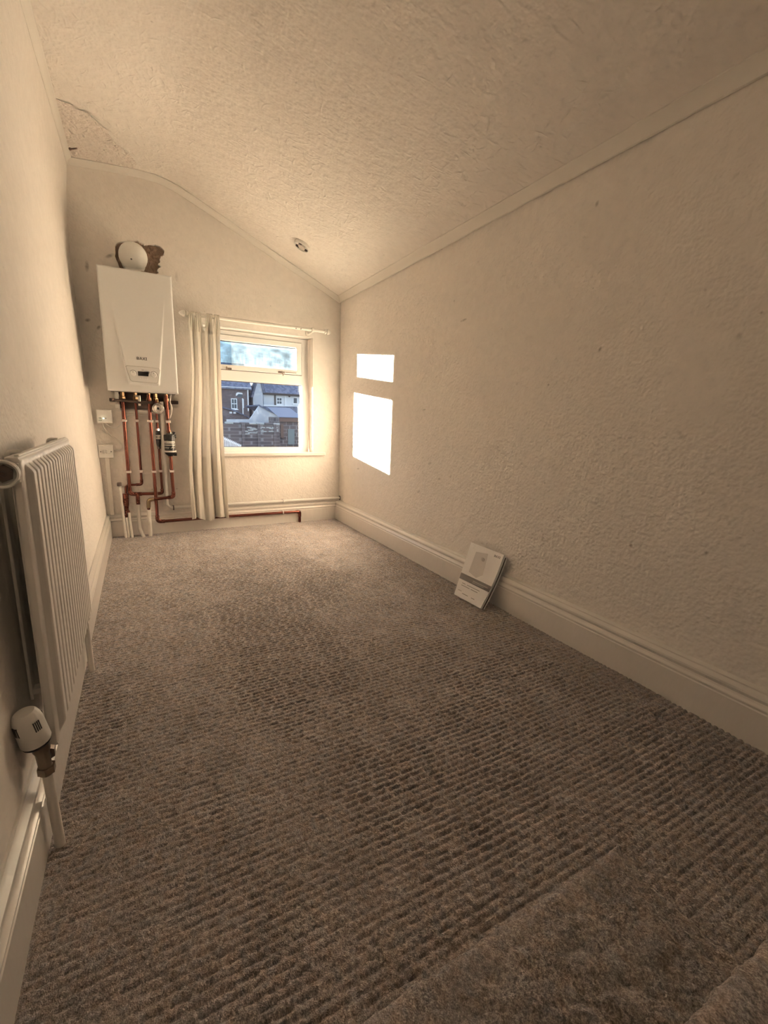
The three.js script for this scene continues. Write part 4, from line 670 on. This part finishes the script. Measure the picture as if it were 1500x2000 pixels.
// ---------------------------------------------------------------- pack of manuals leaning on the skirting
{
  const C = [px(885, 1161, 'y', 0.004), px(938, 1190, 'y', 0.004), px(985, 1082, 'x', 1.700), px(917, 1056, 'x', 1.690)]; // foot and head corners
  C[2].z = 2.068; C[3].z = 1.832;
  const g = thing('manual_pack', 'boiler instruction booklets in a clear plastic sleeve leaning on the skirting', 'booklets', [1.6, 0, 1.97]);
  const nrm = C[1].clone().sub(C[0]).cross(C[3].clone().sub(C[0])).normalize(); if (nrm.x > 0) nrm.negate();
  const at = (s, t, d) => { const bow = 0.010 * Math.sin(Math.PI * t) * s; const p = C[0].clone().lerp(C[1], s).lerp(C[3].clone().lerp(C[2], s), t).addScaledVector(nrm, -d - bow); p.sub(g.position); return [p.x, p.y, p.z]; };
  function booklet(d0, d1, s0, s1, t0, t1) {
    const f = (a, b, d) => at(lerp(s0, s1, a), lerp(t0, t1, b), d), m = [grid(8, 12, (a, b) => f(a, b, d0)), grid(8, 12, (a, b) => f(1 - a, b, d1)), grid(1, 12, (a, b) => f(0, b, lerp(d1, d0, a))), grid(1, 12, (a, b) => f(1, b, lerp(d0, d1, a))), grid(8, 1, (a, b) => f(a, 0, lerp(d1, d0, b))), grid(8, 1, (a, b) => f(a, 1, lerp(d0, d1, b)))];
    return m;
  }
  const cv = document.createElement('canvas'); cv.width = 512; cv.height = 704; const q = cv.getContext('2d');
  q.fillStyle = '#f2efec'; q.fillRect(0, 0, 512, 704);
  q.fillStyle = '#262222'; q.font = 'bold 40px sans-serif'; q.fillText('BAXI', 388, 66);
  q.fillStyle = '#cfcac6'; q.beginPath(); q.moveTo(120, 90); q.lineTo(300, 60); q.lineTo(330, 330); q.lineTo(250, 395); q.lineTo(110, 360); q.fill();
  q.fillStyle = '#b9b3ae'; q.beginPath(); q.ellipse(255, 150, 34, 26, 0.4, 0, 7); q.fill(); q.strokeStyle = '#5b534f'; q.lineWidth = 5; q.beginPath(); q.arc(262, 150, 15, 0, 7); q.stroke(); q.beginPath(); q.moveTo(262, 150); q.lineTo(272, 140); q.stroke();
  q.fillStyle = '#4a413f'; q.fillRect(0, 410, 512, 76); q.fillStyle = '#8c8480'; q.fillRect(225, 440, 250, 12); q.fillRect(225, 462, 190, 9);
  q.fillStyle = '#8f8782'; for (const [x, y, w] of [[70, 520, 60], [160, 520, 220], [70, 548, 150], [240, 548, 120], [40, 620, 70], [130, 640, 110], [300, 640, 60]]) q.fillRect(x, y, w, 8);
  const ct = new THREE.CanvasTexture(cv); ct.colorSpace = THREE.SRGBColorSpace;
  const paper = std({ color: lin(0.88, 0.87, 0.86), roughness: 0.7 });
  const cover = booklet(0.002, 0.006, 0.02, 0.985, 0.01, 0.985), printed = cover.shift();
  const b1 = mesh('booklet', cover, paper, g); mesh('printed_cover', printed, std({ map: ct, roughness: 0.55 }), b1);
  mesh('booklet', booklet(0.0075, 0.012, 0.01, 0.998, 0.012, 0.97), paper, g);
  mesh('booklet', booklet(0.0145, 0.019, 0.03, 1.03, 0.02, 0.96), paper, g);
  mesh('spine', booklet(0.0122, 0.0143, 0.05, 1.02, 0.02, 0.95), mInk, g);
  const sleeve = grid(40, 56, (s, t) => { const w = 0.0016 * (fbm(s * 9, t * 12, 191, 3) - 0.3) * 1.6; return at(lerp(-0.01, 1.0, s), lerp(0.0, 1.012, t), -0.0012 - w); });
  mesh('plastic_sleeve', sleeve, phys({ color: 0xffffff, transmission: 1, thickness: 0, roughness: 0.07, ior: 1.45 }), g);
}

// ---------------------------------------------------------------- ceiling bits
{
  const n = V(-0.40, -0.917, 0).normalize(), c = V(1.287, ceilY(1.287), 0.385), a = thing('alarm_base', 'broken round smoke alarm base on the sloping ceiling', 'smoke alarm', [c.x, c.y, c.z]);
  const L = (nm, p, m) => mesh(nm, lathe(p, 36, n), m, a);
  L('base_plate', [[0, -0.004], [0.052, -0.004], [0.054, 0.002], [0.054, 0.016], [0.050, 0.020], [0.047, 0.019], [0.046, 0.008], [0, 0.008]], mWhitePlastic);
  L('socket', [[0, 0.020], [0.022, 0.020], [0.026, 0.016], [0.026, 0.007], [0, 0.007]], std({ color: lin(0.50, 0.45, 0.40), roughness: 0.6 }));
  const t = V(0, 0, 1), bi = n.clone().cross(t);
  for (const [k, w] of [[0.6, 0.010], [2.5, 0.012], [4.4, 0.009]]) { const p = t.clone().multiplyScalar(0.036 * Math.cos(k)).addScaledVector(bi, 0.036 * Math.sin(k)).addScaledVector(n, 0.013); const g = rbox(-w, w, -0.006, 0.006, -0.006, 0.006, 0.002); g.applyQuaternion(new THREE.Quaternion().setFromUnitVectors(V(0, 1, 0), n)); g.translate(p.x, p.y, p.z); mesh('contact', g, mDarkSteel, a); }
  const s = px(137, 291, 'y', 2.285), e = px(150, 290, 'y', 2.275);
  const sc = thing('screw', 'rusty screw sticking out at the corner of the ceiling', 'screw', [s.x, s.y, s.z]);
  const d = e.clone().sub(s), len = d.length();
  mesh('shank', lathe((() => { const o = [[0, 0]]; for (let i = 0; i < 14; i++) o.push([0.0030, len * i / 14], [0.0042, len * (i + 0.5) / 14]); o.push([0, len]); return o; })(), 10, d.clone().normalize()), mRust, sc);
  mesh('head', lathe([[0, -0.004], [0.007, -0.003], [0.007, 0.001], [0.004, 0.004], [0, 0.004]], 12, d.clone().normalize()), mRust, sc);
}

scene.traverse(o => { if (o.isMesh) { o.castShadow = true; o.receiveShadow = true; } });
renderer.render(scene, camera);
